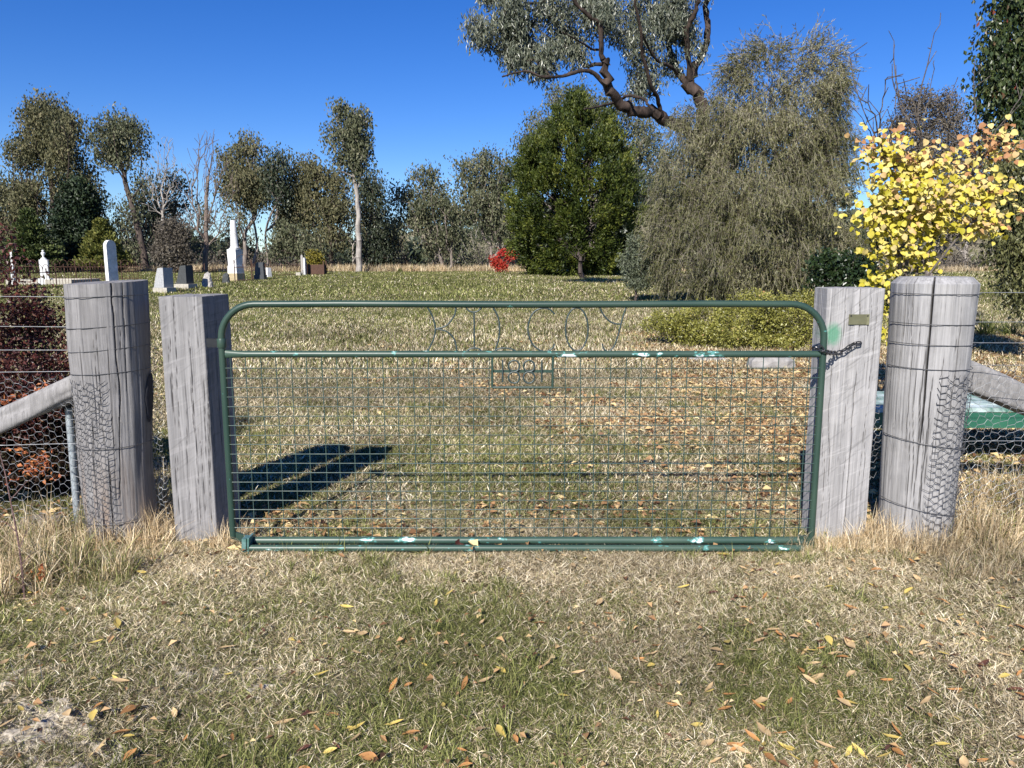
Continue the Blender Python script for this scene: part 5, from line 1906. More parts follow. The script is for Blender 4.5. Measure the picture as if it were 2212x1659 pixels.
# back row filling the gaps
rsb = np.random.RandomState(321)
for i in range(19):
    u = -80 + i * 64 + rsb.randn() * 14
    if 585 < u < 625: u = 640
    top = 480 - 70 * rsb.rand() if u < 820 else 510 - 40 * rsb.rand()
    bl_ = []
    for k in range(4):
        bl_.append((u + rsb.randn() * 22, top + 22 + k * 28 + rsb.randn() * 8, 26 + 14 * rsb.rand(), 22 + 14 * rsb.rand()))
    m_, b_ = ((m_euc, b_pale), (m_euc2, b_grey), (m_eucd, b_dark), (m_twig, b_grey))[rsb.randint(4)]
    euc([(u, 592), (u + rsb.randn() * 6, 530)], bl_, 66 + 9 * rsb.rand(), 'thin gum of the far back row glimpsed between the front trees', 600 + i, 80, 46, mat=m_, bmat=b_, rb=0.13, group='gums of the back row')
# understory along the tree line
rs0 = np.random.RandomState(44)
parts = []
A0 = []; B0 = []
for i in range(150):
    u = rs0.rand() * 2600 - 200; y_ = 56 + rs0.rand() * 10
    p = P(u, 580, y_); z = H(p.x, y_); hh = 0.6 + 1.7 * rs0.rand() ** 1.6
    if 590 < u < 640 or 300 < u < 330: continue
    m_ = int(10 + 8 * hh)
    c = np.array([p.x, y_, z + hh * 0.5]) + rs0.randn(m_, 3) * np.array([hh * 0.5, hh * 0.4, hh * 0.35])
    c[:, 2] = np.maximum(c[:, 2], z + 0.05)
    for cc in c:
        A0.append((p.x + rs0.randn() * 0.2, y_, z - 0.05)); B0.append(tuple(cc))
    parts.append(leaves_at(c, 14, 0.26, (0.10, 0.26), 0.045, rs0, 'any', rs0.rand(m_)))
V_, t_, r_ = np.concatenate([p_[0] for p_ in parts]), None, np.concatenate([p_[2] for p_ in parts])
offs = 0; tt = []
for p_ in parts:
    tt.append(p_[1] + offs); offs += len(p_[0])
link('undergrowth', mesh_np('undergrowth', V_, [np.concatenate(tt)], m_twig, rnd=r_), kind='stuff', label='grey brown scrub along the foot of the far trees', cat='scrub')
V, Q = frusta(np.array(A0), np.array(B0), np.full(len(A0), 0.02), np.full(len(A0), 0.006), 4)
link('scrub_stems', mesh_np('scrub_stems', V, [Q], b_grey), kind='stuff', label='thin bare stems of the far scrub', cat='scrub')
# woods dotted over the hills
rs = np.random.RandomState(9)
vs = []
for i in range(4):
    c = rs.randn(60, 3); c /= np.linalg.norm(c, axis=1)[:, None]
    c = c * np.array([3.2, 3.2, 2.8]) * (0.5 + 0.5 * rs.rand(60, 1)) + np.array([0, 0, 4.5])
    V, t, r = leaves_at(c, 14, 0.7, (0.7, 1.5), 0.4, rs, 'any', rs.rand(60))
    vs.append(mesh_np('far_tree_%d' % i, V, [t], m_eucd, rnd=r))
hp = []
for Vh, nn_, amp in ((hillA, 700, 1), (hillB, 1500, 1)):
    n0, n1 = Vh.shape[:2]
    for i in range(nn_):
        a = rs.rand() * (24); b_ = rs.rand() * (n1 - 1)
        if vn(a * 0.35, b_ * 0.12, 1, 8) < 0.45: continue
        ia, ib = int(a), int(b_)
        q_ = Vh[ia, ib] * (1 - (a - ia)) + Vh[ia + 1, ib] * (a - ia)
        hp.append((q_[0] + rs.rand() * 6, q_[1], q_[2] - 0.8))
hp = np.array(hp)
k = len(hp)
scatter('hillside_woods', hp, rs.rand(k) * 6.28, 0.6 + 0.6 * rs.rand(k), np.zeros(k), rs.randint(0, 4, k), vs, label='dark trees dotted over the distant hills', cat='woods')

# red sapling
m_redl = leafmat('scarlet autumn leaves', [(0.0, (0.30, 0.02, 0.02)), (0.5, (0.55, 0.05, 0.04)), (1.0, (0.65, 0.18, 0.08))], 0.5, 0.4, 0.3)
euc([(1070, 594), (1072, 575), (1078, 560)], [(1072, 562, 12, 14), (1082, 575, 16, 12), (1102, 553, 12, 8), (1085, 545, 12, 6)], 50, 'small scarlet leaved sapling on the far edge of the lawn', 30, 60, 26, mat=m_redl, rb=0.03, L=(0.08, 0.16), W=0.045, spread=0.12, name='red_sapling', group=None, rtip=0.008, mode='any')
m_yg = leafmat('yellow green shrub leaves', [(0.0, (0.07, 0.07, 0.015)), (0.5, (0.2, 0.17, 0.03)), (1.0, (0.42, 0.34, 0.05))], 0.5, 0.3, 0.3)
euc([(683, 592), (683, 575)], [(680, 558, 16, 16), (688, 575, 14, 12), (670, 548, 8, 6)], 50, 'yellow green shrub behind the white slab and rusty enclosure', 31, 60, 30, mat=m_yg, rb=0.03, L=(0.08, 0.16), W=0.045, spread=0.15, name='yellow_green_shrub', group=None, cat='shrub', rtip=0.008, mode='any')
euc([(864, 600), (864, 590)], [(864, 588, 5, 7)], 51, 'tiny green sapling on the far edge of the lawn', 32, 14, 20, mat=m_gold, rb=0.02, L=(0.06, 0.12), W=0.03, spread=0.08, name='tiny_sapling', group=None, rtip=0.006, mode='any')
euc([(1160, 592), (1160, 585)], [(1160, 580, 20, 12)], 49, 'low green brown shrub at the left foot of the golden green conifer', 33, 60, 30, mat=m_fir, rb=0.03, L=(0.08, 0.16), W=0.045, spread=0.15, name='low_shrub', group=None, cat='shrub', rtip=0.008, mode='any')

# --- golden green conifer, big, broad
rs = np.random.RandomState(60)
YC = 46
outline = [(205, 6), (230, 26), (270, 44), (300, 78), (340, 112), (400, 130), (450, 132), (500, 128), (545, 122), (575, 108), (592, 80)]
pb = P(1244, 594, YC); gz = H(pb.x, YC)
cyp = thing('broad_conifer', (pb.x, YC, gz), 'broad golden green conifer with an uneven pointed top in the middle of the lawn edge', 'tree')
org = np.array(cyp.location)
cl = []
for i in range(640):
    v = 205 + (590 - 205) * rs.rand() ** 0.85
    hw = np.interp(v, [a for a, b_ in outline], [b_ for a, b_ in outline])
    a = rs.rand() * 2 * math.pi
    lobes = 1 + 0.10 * math.sin(a * 5 + v * 0.03) + 0.08 * math.sin(a * 9 - v * 0.05)
    r = hw * lobes * (0.62 + 0.40 * rs.rand() ** 0.6)
    if rs.rand() < 0.12: r *= rs.rand()
    uc = 1240 + (0 if v > 260 else (240 - v) * 0.05)
    if v < 300 and rs.rand() < 0.5:        # two lesser leaders
        uc = 1312 if rs.rand() < 0.5 else 1165
        v = v + (45 if uc == 1312 else 90); r *= 0.55
    s = YC / FOC
    c = np.array(P(uc, v, YC))
    c = c + np.array([math.cos(a) * r * s, math.sin(a) * r * s * 0.9, 0])
    ax = np.array([math.cos(a) * 0.5, math.sin(a) * 0.5, 0.55 + 0.5 * rs.rand()])
    for k in range(8):
        cl.append(c + ax * (rs.rand() - 0.6) * 1.1 + rs.randn(3) * 0.15)
cl = np.array(cl) - org
parts = [leaves_at(cl, 20, (0.12, 0.12, 0.13), (0.10, 0.24), 0.040, rs, 'out', np.repeat(rs.rand(len(cl) // 8), 8), outc=np.array([0, 0, 2.0]))]
m_cyp = leafmat('golden green conifer sprays', [(0.0, (0.012, 0.020, 0.004)), (0.4, (0.045, 0.066, 0.011)), (0.8, (0.115, 0.135, 0.022)), (1.0, (0.22, 0.215, 0.042))], 0.5, 0.2, 0.3)
foliage('crown', parts, m_cyp, cyp)
A0 = []; B0 = []; ra = []; rb = []
for i in range(90):
    c = cl[rs.randint(len(cl))]
    A0.append(np.array([rs.randn() * 0.1, rs.randn() * 0.1, max(0.6, c[2] * 0.6)])); B0.append(c); ra.append(0.04); rb.append(0.01)
A0.append(np.array([0, 0, -0.1])); B0.append(np.array([0, 0, 9.5])); ra.append(0.25); rb.append(0.03)
V, Q = frusta(np.array(A0), np.array(B0), np.array(ra), np.array(rb), 7)
link('trunk', mesh_np('trunk', V, [Q], b_dark), cyp)
# small bare stem tree standing before the conifer
euc([(1257, 606), (1254, 570), (1250, 545)], [(1255, 550, 18, 14), (1248, 540, 16, 14)], 41, 'thin grey trunked young tree right in front of the broad conifer', 61, 30, 0, bmat=b_dark, rb=0.15, name='young_tree', group=None, rtip=0.010)

# grey green sapling left of the bottlebrush
rs = np.random.RandomState(62)
m_sap = leafmat('grey green sapling leaves', [(0.0, (0.05, 0.06, 0.035)), (0.5, (0.12, 0.14, 0.085)), (1.0, (0.24, 0.26, 0.18))], 0.5, 0.2, 0.4)
euc([(1373, 646), (1373, 610), (1372, 560)], [(1372, 530, 16, 22), (1368, 570, 28, 24), (1376, 605, 34, 16), (1395, 560, 22, 30)], 23.5, 'small grey green sapling in front of the left side of the bottlebrush', 63, 130, 60, mat=m_sap, bmat=b_dark, rb=0.05, L=(0.05, 0.12), W=0.016, spread=0.10, name='grey_sapling', group=None, rtip=0.006, mode='any')

# --- large eucalypt limbs overhead
YE = 29
rs = np.random.RandomState(70)
limbs = {
    'trunk': ([(1550, 660), (1548, 480), (1545, 380), (1530, 300), (1519, 262), (1510, 215), (1488, 180)], 0.42, 0.26, 0),
    'right': ([(1488, 180), (1499, 150), (1524, 106), (1530, 60), (1527, 0), (1532, -120)], 0.20, 0.12, 0.3),
    'mid': ([(1490, 175), (1486, 115), (1484, 62), (1500, 30), (1512, -20), (1500, -100)], 0.15, 0.08, -0.5),
    'forkl': ([(1486, 180), (1466, 162), (1450, 118), (1438, 72), (1405, 20), (1390, -60)], 0.18, 0.07, 0.8),
    'forkl2': ([(1462, 158), (1445, 142), (1420, 132), (1400, 100), (1385, 70)], 0.09, 0.04, -0.8),
    'big': ([(1543, 330), (1500, 290), (1453, 268), (1416, 247), (1372, 240), (1336, 220), (1313, 188), (1309, 130)], 0.33, 0.20, -1.2),
    'bigup': ([(1309, 134), (1299, 118), (1297, 58), (1272, 34), (1238, 0), (1200, -60)], 0.13, 0.06, -0.4),
    'low': ([(1314, 192), (1303, 180), (1282, 158), (1257, 153), (1215, 164), (1173, 166), (1134, 154), (1085, 166)], 0.13, 0.03, -0.5),
    'up2': ([(1308, 138), (1285, 140), (1261, 142), (1240, 120), (1219, 107), (1180, 77), (1130, 40)], 0.09, 0.03, 0.6),
    'up3': ([(1300, 108), (1280, 106), (1262, 96), (1242, 84), (1215, 70)], 0.06, 0.025, -0.7),
    'riser': ([(1431, 252), (1420, 215), (1407, 184), (1388, 119), (1384, 66), (1370, 0)], 0.11, 0.05, -0.8),
    'dead': ([(1330, 220), (1312, 226), (1290, 231), (1262, 236)], 0.07, 0.03, -0.8),
    'arch': ([(1340, 214), (1362, 207), (1388, 212), (1400, 226), (1413, 240)], 0.07, 0.05, -1.0),
}
tb = P(1550, 660, YE)
bigt = thing('large_eucalyptus', (tb.x, YE, H(tb.x, YE)), 'large old eucalypt with a long bent dark limb reaching left overhead', 'tree')
org = np.array(bigt.location)
nodes = []; par = []
mbt = MB()
for nm, (pl, r0, r1, dy) in limbs.items():
    pp = []
    for i, (u, v) in enumerate(pl):
        t = i / (len(pl) - 1)
        yy = YE + (dy * t * 3 if nm != 'trunk' else 0) + {'low': -1.8, 'bigup': -2.2, 'up2': -2.0, 'up3': -1.6, 'dead': -1.5, 'arch': -1.3, 'riser': -1.0}.get(nm, 0)
        if nm == 'big': yy = YE - 2.4 * t
        pp.append(P(u, v, yy))
    if nm == 'trunk': pp[0].z = H(pp[0].x, YE) - 0.2
    sm = smooth_path(pp, 5)
    m_ = len(sm)
    sm = [q_ + Vector(tuple(rs.randn(3) * r1 * 0.26)) for q_ in sm]
    rr = [0.74 * (r0 + (r1 - r0) * i / (m_ - 1)) * (1 + 0.10 * rs.randn()) for i in range(m_)]
    mbt.tube([tuple(np.array(q_) - org) for q_ in sm], rr, 12)
    if nm not in ('dead', 'arch', 'trunk'):
        st = 2 if nm != 'big' else m_
        for i in range(st, m_):
            nodes.append(np.array(sm[i])); par.append(len(nodes) - 2 if i > st else -1)
b_big = bark('furrowed dark bark', (0.012, 0.009, 0.008), (0.085, 0.060, 0.048), 3, (1, 1, 0.5))
mbt.build('trunk', b_big, bigt, smooth=True)
blobs = [(1050, 82, 44, 36, -2), (1110, 60, 60, 50, -2), (1170, 30, 70, 46, -2), (1120, 125, 70, 34, -2.2), (1190, 110, 44, 34, -2), (1230, 90, 44, 40, -1.6), (1250, 20, 60, 44, -2), (1090, -10, 60, 40, -2), (1170, 150, 34, 20, -2.2, .5),
         (1370, 40, 60, 44, 0), (1435, 50, 60, 56, 0), (1385, 100, 40, 44, -1), (1405, 150, 30, 40, -1), (1372, 190, 26, 26, -1), (1470, 60, 44, 60, 0.5), (1450, 150, 24, 30, 0.5, .6), (1300, -20, 60, 40, -1), (1440, -50, 110, 50, 0), (1495, 90, 26, 40, 0, .5)]
T = blob_points(blobs, YE, 600, rs, depth=1.0, sub=4)
nd, pr, tips = grow(nodes, par, T, bf=0.12, seg=0.35, jitter=0.12, rs=rs)
fx = {i: 0.0015 for i in range(len(nodes))}
me, r = skeleton_mesh('branches', nd - org, pr, 0.010, b_big, fixed=fx, rmax=0.06)
link('branches', me, bigt, kind='stuff')
m_beuc = leafmat('hanging grey eucalypt leaves', [(0.0, (0.035, 0.045, 0.03)), (0.4, (0.10, 0.115, 0.075)), (0.8, (0.21, 0.22, 0.155)), (1.0, (0.36, 0.35, 0.27))], 0.38, 0.15, 0.6)
foliage('crown', [leaves_at(T - org, 66, (0.19, 0.19, 0.22), (0.11, 0.22), 0.022, rs, 'hang', rs.rand(len(T)))], m_beuc, bigt)

# --- weeping bottlebrush
YB = 23
rs = np.random.RandomState(80)
blobs = [(1640, 150, 50, 44), (1735, 130, 44, 30, 0, .35), (1800, 130, 24, 18, 0, .2), (1600, 210, 80, 56), (1700, 210, 70, 56), (1775, 240, 44, 60), (1555, 290, 80, 70), (1680, 310, 100, 80), (1790, 340, 60, 70), (1500, 270, 50, 44, 0, .35), (1480, 400, 80, 70), (1600, 420, 110, 80, -.5), (1730, 430, 100, 90, -.5), (1462, 490, 62, 60), (1550, 530, 110, 80, -.8), (1680, 550, 110, 80, -.8), (1790, 540, 60, 70), (1440, 570, 50, 44), (1520, 600, 80, 40, -.6), (1650, 620, 90, 36, -.6)]
T = np.concatenate([blob_points(blobs[:7], YB, 110, rs, depth=0.9), blob_points([(1640, 112, 9, 24), (1745, 124, 14, 32), (1795, 172, 22, 24), (1600, 160, 12, 30)], YB, 30, rs, depth=0.9), blob_points(blobs[5:], YB, 430, rs, depth=0.9, sub=4), blob_points(blobs[7:], YB, 300, rs, depth=0.9), blob_points([(1620, 350, 100, 70), (1600, 450, 120, 80), (1690, 380, 90, 80)], YB + 0.6, 130, rs, depth=0.5)])
pb = P(1640, 690, YB)
bb = thing('weeping_bottlebrush', (pb.x, YB, H(pb.x, YB)), 'large weeping olive grey bottlebrush tree right of the broad conifer', 'tree')
org = np.array(bb.location)
pts_ = [Vector((pb.x, YB, H(pb.x, YB) - 0.1)), P(1640, 560, YB), P(1650, 420, YB), P(1650, 300, YB), P(1655, 200, YB)]
nodes = []; par = []
for i in range(4):
    for k in range(4):
        nodes.append(np.array(pts_[i].lerp(pts_[i + 1], k / 4))); par.append(len(nodes) - 2)
nd, pr, tips = grow(nodes, par, T, bf=0.5, seg=0.4, jitter=0.1, rs=rs)
me, r = skeleton_mesh('trunk', nd - org, pr, 0.006, b_grey, rmax=0.13)
link('trunk', me, bb)
# drooping strands: each a bent twig with leaves along it
n = 19000
ci = rs.randint(0, len(T), n)
c = T[ci] + rs.randn(n, 3) * 0.17
az = np.arctan2(T[ci, 1] - (YB), T[ci, 0] - P(1630, 500, YB).x) + rs.randn(n) * 0.8
hd = np.stack([np.cos(az), np.sin(az), np.zeros(n)], -1)
toph = (c[:, 2] - org[2]) / 8.5
upf = np.clip((toph - 0.62) * 3.2, 0, 1)[:, None]
d1 = hd * 0.8 + np.array([0, 0, 0.25]) + rs.randn(n, 3) * 0.2 + upf * np.array([0, 0, 1.2])
d1 /= np.linalg.norm(d1, axis=1)[:, None]
d2 = hd * 0.35 + np.array([0, 0, -1.0]) + rs.randn(n, 3) * 0.2 + upf * np.array([0, 0, 1.5])
d2 /= np.linalg.norm(d2, axis=1)[:, None]
Ls = (0.22 + 0.3 * rs.rand(n))[:, None]
p1 = c + d1 * Ls * 0.4; p2 = p1 + d2 * Ls
A_ = np.concatenate([c, p1]); B_ = np.concatenate([p1, p2])
V, Q = frusta(A_ - org, B_ - org, np.full(2 * n, 0.0055), np.full(2 * n, 0.003), 3)
m_tw = leafmat('pale weeping twigs', [(0, (0.12, 0.10, 0.075)), (1, (0.32, 0.285, 0.21))], 0.7, 0.0)
link('twigs', mesh_np('twigs', V, [Q], m_tw, rnd=np.repeat(rs.rand(2 * n, 3), 6, axis=0)), bb, kind='stuff')
per = 9
tt = rs.rand(n, per)
lp_ = np.where(tt[..., None] < 0.3, c[:, None] + (p1 - c)[:, None] * (tt[..., None] / 0.3), p1[:, None] + (p2 - p1)[:, None] * ((tt[..., None] - 0.3) / 0.7)).reshape(-1, 3)
dd = np.where((tt < 0.3)[..., None], d1[:, None], d2[:, None]).reshape(-1, 3)
m_ = len(lp_)
ld = dd + rs.randn(m_, 3) * 0.45; ld /= np.linalg.norm(ld, axis=1)[:, None]
nr = rs.randn(m_, 3); nr /= np.linalg.norm(nr, axis=1)[:, None]
ll = 0.07 + 0.09 * rs.rand(m_)
V, t = lens_leaves(m_, lp_ - org, ld, nr, ll, 0.0075 + 0.005 * rs.rand(m_), rs)
tone = np.clip(np.repeat(vn(c[:, 0], c[:, 2], 0.8, 2), per) * 0.45 + rs.rand(m_) * 0.6, 0, 1)
rn = np.repeat(np.stack([tone, rs.rand(m_), rs.rand(m_)], -1), 4, axis=0)
m_bot = leafmat('olive bottlebrush leaves', [(0.0, (0.028, 0.032, 0.011)), (0.35, (0.10, 0.105, 0.036)), (0.7, (0.215, 0.21, 0.09)), (1.0, (0.50, 0.46, 0.32))], 0.5, 0.2, 0.4)
link('crown', mesh_np('crown', V, [t], m_bot, rnd=rn), bb, kind='stuff')

# dark evergreen shrub under the yellow one, behind the hedge
m_dkl = leafmat('dark glossy leaves', [(0.0, (0.008, 0.018, 0.006)), (0.6, (0.025, 0.045, 0.014)), (1.0, (0.06, 0.085, 0.03))], 0.35, 0.1, 0.5)
euc([(1830, 680), (1830, 640)], [(1800, 590, 46, 36), (1850, 600, 44, 40), (1870, 640, 40, 40)], 17, 'dark green shrub in shade between the bottlebrush and the yellow shrub', 85, 160, 60, mat=m_dkl, rb=0.05, L=(0.06, 0.12), W=0.03, spread=0.14, name='dark_shrub', group=None, cat='shrub', rtip=0.008, mode='any')

# --- low hedge shrub
m_hed = leafmat('yellow green hedge leaves', [(0.0, (0.05, 0.04, 0.014)), (0.3, (0.15, 0.15, 0.03)), (0.7, (0.32, 0.31, 0.065)), (0.92, (0.50, 0.46, 0.15)), (1.0, (0.55, 0.32, 0.15))], 0.4, 0.25, 0.5)
YH = 13.0
rs = np.random.RandomState(90)
blobs = [(1440, 700, 56, 32), (1510, 700, 70, 44), (1600, 695, 80, 50), (1690, 690, 80, 56), (1770, 690, 70, 56), (1840, 700, 60, 60), (1640, 660, 80, 30, 0.6), (1760, 660, 70, 30, .6), (1560, 735, 90, 20, -.3), (1680, 735, 90, 20, -.3)]
T = np.concatenate([blob_points(blobs, YH, 800, rs, depth=1.3), blob_points(blobs, YH, 800, rs, depth=1.3, sub=5)])
T[:, 2] = np.maximum(T[:, 2], hgt(T[:, 0], T[:, 1]) + 0.06)
pb = P(1640, 760, YH)
hd_ = thing('low_hedge_shrub', (pb.x, YH, H(pb.x, YH)), 'low wide yellow green shrub behind the right half of the gate', 'shrub')
org = np.array(hd_.location)
foliage('foliage', [leaves_at(T - org, 30, 0.055, (0.025, 0.050), 0.013, rs, 'any', rs.rand(len(T)))], m_hed, hd_)
st = []
base = np.stack([T[:, 0] * 0.75 + pb.x * 0.25, np.full(len(T), YH), np.full(len(T), H(pb.x, YH))], -1)[::3]
V, Q = frusta(base - org, T[::3] - org, np.full(len(base), 0.006), np.full(len(base), 0.002), 4)
link('stems', mesh_np('stems', V, [Q], b_grey), hd_, kind='stuff')

# --- yellow leaved shrub
YY = 7.4
rs = np.random.RandomState(100)
m_yel = leafmat('yellow and buff autumn leaves', [(0.0, (0.34, 0.31, 0.02)), (0.35, (0.56, 0.48, 0.055)), (0.62, (0.66, 0.56, 0.15)), (0.82, (0.66, 0.53, 0.24)), (0.9, (0.56, 0.35, 0.15)), (1.0, (0.40, 0.20, 0.09))], 0.55, 0.28, 0.3)
pb = P(1925, 900, YY)
ys_ = thing('yellow_leaved_shrub', (pb.x, YY, H(pb.x, YY)), 'tall shrub with large yellow and buff leaves and bare whips behind the right posts', 'shrub')
org = np.array(ys_.location)
yb = [(1920, 330, 50, 28), (1980, 350, 60, 34), (1930, 390, 60, 34), (2010, 400, 60, 36), (1900, 440, 46, 26), (1970, 450, 70, 34), (2060, 450, 60, 26), (2130, 430, 50, 24, 0, .6), (1930, 490, 60, 30), (2010, 490, 60, 24), (2100, 490, 50, 22, 0, .8), (2075, 400, 50, 34, 0, .8), (2130, 470, 56, 26, 0, .8), (2050, 350, 50, 26, 0, .7), (2165, 330, 34, 24, 0, .5), (1875, 470, 30, 40, 0, .8), (1880, 540, 24, 20, 0, .6), (1940, 540, 44, 34), (1985, 550, 34, 34), (1960, 585, 40, 18), (1890, 605, 16, 6), (2150, 295, 40, 24, 0, .5), (2100, 340, 60, 22, 0, .4), (1900, 300, 40, 16, 0, .4), (2170, 410, 30, 18, 0, .4), (1922, 650, 6, 36, 0, 2.0), (1925, 700, 6, 20, 0, 2)]
T = blob_points(yb, YY, 330, rs, sub=3, depth=0.9, shell=0.4)
base = np.array([pb.x, YY, H(pb.x, YY) - 0.05])
nodes = [base]; par = [-1]
st0 = 0
for uv in ([(1930, 700), (1945, 560), (1935, 420), (1900, 300)], [(1940, 700), (1960, 560), (1985, 400), (1990, 300)], [(1945, 720), (1985, 580), (2040, 470), (2110, 370), (2150, 290)], [(1930, 760), (1925, 640)], [(1950, 740), (2000, 600), (2080, 500), (2150, 440)]):
    pr_ = 0
    for i, (u, v) in enumerate(uv):
        q_ = np.array(P(u, v, YY + (rs.rand() - 0.5) * 0.3))
        a = nodes[pr_]
        for k in (1, 2, 3):
            nodes.append(a + (q_ - a) * k / 3 + rs.randn(3) * 0.006); par.append(pr_); pr_ = len(nodes) - 1
whips = []
for (u0, v0, u1, v1, u2, v2) in ((1900, 330, 1865, 240, 1833, 120), (1900, 320, 1890, 250, 1845, 195), (1920, 300, 1905, 230, 1918, 165), (1985, 300, 1940, 200, 1931, 92), (1990, 310, 1985, 210, 2028, 50), (1990, 300, 2010, 190, 2018, 130), (2000, 310, 1975, 230, 1942, 205), (2100, 370, 2050, 250, 2070, 165), (2120, 350, 2108, 260, 2100, 150), (1905, 330, 1870, 270, 1820, 205), (2150, 290, 2180, 250, 2212, 190), (1960, 320, 1950, 240, 1925, 160), (1925, 330, 1930, 250, 1938, 170)):
    whips.append((u0, v0, u1, v1, u2, v2))
for w_ in whips:
    dy = (rs.rand() - 0.5) * 0.5
    a = np.array(P(w_[0], w_[1], YY)); m1 = np.array(P(w_[2], w_[3], YY + dy * .5)); e = np.array(P(w_[4], w_[5], YY + dy))
    j = int(np.argmin([np.linalg.norm(q_ - a) for q_ in nodes]))
    pr_ = j; s_ = nodes[j]
    pth = smooth_path([Vector(s_), Vector(m1), Vector(e)], 5)
    for q_ in pth[1:]:
        nodes.append(np.array(q_) + rs.randn(3) * 0.007); par.append(pr_); pr_ = len(nodes) - 1
        if rs.rand() < 0.45:
            d_ = rs.randn(3) * 0.07 + np.array([0, 0, 0.07])
            nodes.append(nodes[pr_] + d_); par.append(pr_)
nd, pr2, tips = grow(nodes, par, T, bf=0.15, seg=0.12, jitter=0.12, rs=rs)
b_wh = bark('grey whip bark', (0.06, 0.045, 0.04), (0.24, 0.21, 0.18), 30)
me, r = skeleton_mesh('stems', nd - org, pr2, 0.0034, b_wh, rmax=0.022)
link('stems', me, ys_)
# heart shaped leaf
def heart_mesh(name, mat, seed):
    rs_ = np.random.RandomState(seed)
    rim = [(0, 0), (-0.30, -0.06), (-0.48, 0.18), (-0.46, 0.52), (-0.27, 0.80), (0, 0.98), (0.27, 0.80), (0.46, 0.52), (0.48, 0.18), (0.30, -0.06)]
    V = [(x_, y_, 0.22 * abs(x_) - 0.22 * (y_ - 0.3) ** 2 + 0.05 * rs_.randn()) for x_, y_ in rim] + [(0, 0.45, -0.02), (0, 0.05, 0.0), (0, -0.35, 0.05)]
    t = [(10, i, (i + 1)) for i in range(1, 9)] + [(10, 9, 0), (10, 0, 1)]
    rn = np.tile(np.array([[rs_.rand(), rs_.rand(), rs_.rand()]]), (len(V), 1))
    return np.array(V), np.array(t), rn


nL = 2700
ti = rs.randint(0, len(T), nL)
# leaf positions around clusters
lp_ = T[ti] + rs.randn(nL, 3) * np.array([0.085, 0.085, 0.065])
size = 0.034 + 0.032 * rs.rand(nL)
# buff towards upper and right
uq = (lp_[:, 0] - pb.x); zq_ = lp_[:, 2]
buff = np.clip((uq - 0.35) * 0.8, 0, 0.36) + np.clip((zq_ - 2.15) * 1.1, 0, 0.5) + 0.12 * (rs.rand(nL) < 0.2)
key = np.clip(rs.rand(nL) * 0.74 + buff * (0.4 + 0.6 * rs.rand(nL)), 0, 1)
order = np.argsort(lp_[:, 1] - size)         # nearest first
cols = [0.1, 0.4, 0.62, 0.8, 0.88, 0.97]
shared = {}
for ci_, cv in enumerate(cols):
    for s_ in range(3):
        V, t, rn = heart_mesh('h', m_yel, s_)
        rn[:, 0] = cv
        shared[(ci_, s_)] = mesh_np('leaf_%d_%d' % (ci_, s_), V, [t], m_yel, rnd=rn, smooth=True)
restV = []; restT = []; restR = []; off = 0
for rank, i in enumerate(order):
    dz = Vector((rs.randn() * 0.75, rs.randn() * 0.4 - 0.3, -0.6 + rs.randn() * 0.3)).normalized()
    nn_ = Vector((-0.25 + rs.randn() * 0.45, -0.75 + rs.randn() * 0.35, 0.7 + rs.randn() * 0.35))
    nn_ = (nn_ - dz * nn_.dot(dz)).normalized()
    xx_ = dz.cross(nn_)
    M = Matrix((xx_, dz, nn_)).transposed()
    if rank < 300:
        ci_ = min(5, int(key[i] * 6)); me = shared[(ci_, rs.randint(3))]
        o = link('leaf', me, ys_, loc=tuple(lp_[i] - org))
        o.rotation_mode = 'QUATERNION'; o.rotation_quaternion = M.to_quaternion(); s_ = size[i]; o.scale = (s_, s_, s_)
    else:
        V, t, rn = heart_mesh('h', m_yel, i % 3)
        rn[:, 0] = key[i]
        V = (V * size[i]) @ np.array(M).T + (lp_[i] - org)
        restV.append(V); restT.append(t + off); restR.append(rn); off += len(V)
link('leaves_behind', mesh_np('leaves_behind', np.concatenate(restV), [np.concatenate(restT)], m_yel, rnd=np.concatenate(restR), smooth=True), ys_, kind='stuff')

# --- right hand dark glossy tree
m_glo = leafmat('glossy dark leaves with red tips', [(0.0, (0.012, 0.022, 0.008)), (0.5, (0.035, 0.055, 0.016)), (0.85, (0.08, 0.10, 0.03)), (0.95, (0.12, 0.05, 0.03)), (1.0, (0.25, 0.04, 0.03))], 0.42, 0.12, 0.45)
euc([(2330, 700), (2320, 500), (2300, 200)], [(2190, 10, 40, 40), (2240, -20, 60, 60), (2160, 100, 28, 40), (2200, 120, 50, 60), (2150, 60, 10, 22), (2155, 170, 40, 44), (2210, 220, 60, 60), (2145, 215, 22, 26), (2180, 290, 44, 44), (2260, 120, 60, 90), (2280, 200, 60, 50), (2230, -130, 90, 80), (2330, -60, 90, 120), (2260, -250, 80, 70)], 12, 'dark glossy leaved tree with reddish tips at the upper right edge', 110, 620, 46, mat=m_glo, bmat=b_dark, rb=0.14, L=(0.06, 0.10), W=0.022, spread=0.15, name='glossy_tree', group=None, rtip=0.005)
m_ol = leafmat('dull olive narrow leaves', [(0.0, (0.03, 0.034, 0.012)), (0.5, (0.10, 0.105, 0.038)), (1.0, (0.26, 0.25, 0.11))], 0.4, 0.15, 0.45)
euc([(2260, 760), (2240, 600), (2230, 450)], [(2200, 350, 50, 34), (2170, 400, 50, 36), (2210, 430, 60, 50), (2160, 460, 34, 34, 0, .6), (2200, 510, 54, 50), (2230, 590, 50, 60), (2160, 540, 26, 30, 0, .5), (2215, 640, 34, 40), (2260, 480, 60, 120)], 11, 'olive narrow leaved bush at the right edge below the glossy tree', 111, 430, 44, mat=m_ol, bmat=b_grey, rb=0.07, L=(0.045, 0.09), W=0.014, spread=0.13, name='olive_bush', group=None, cat='shrub', rtip=0.004)

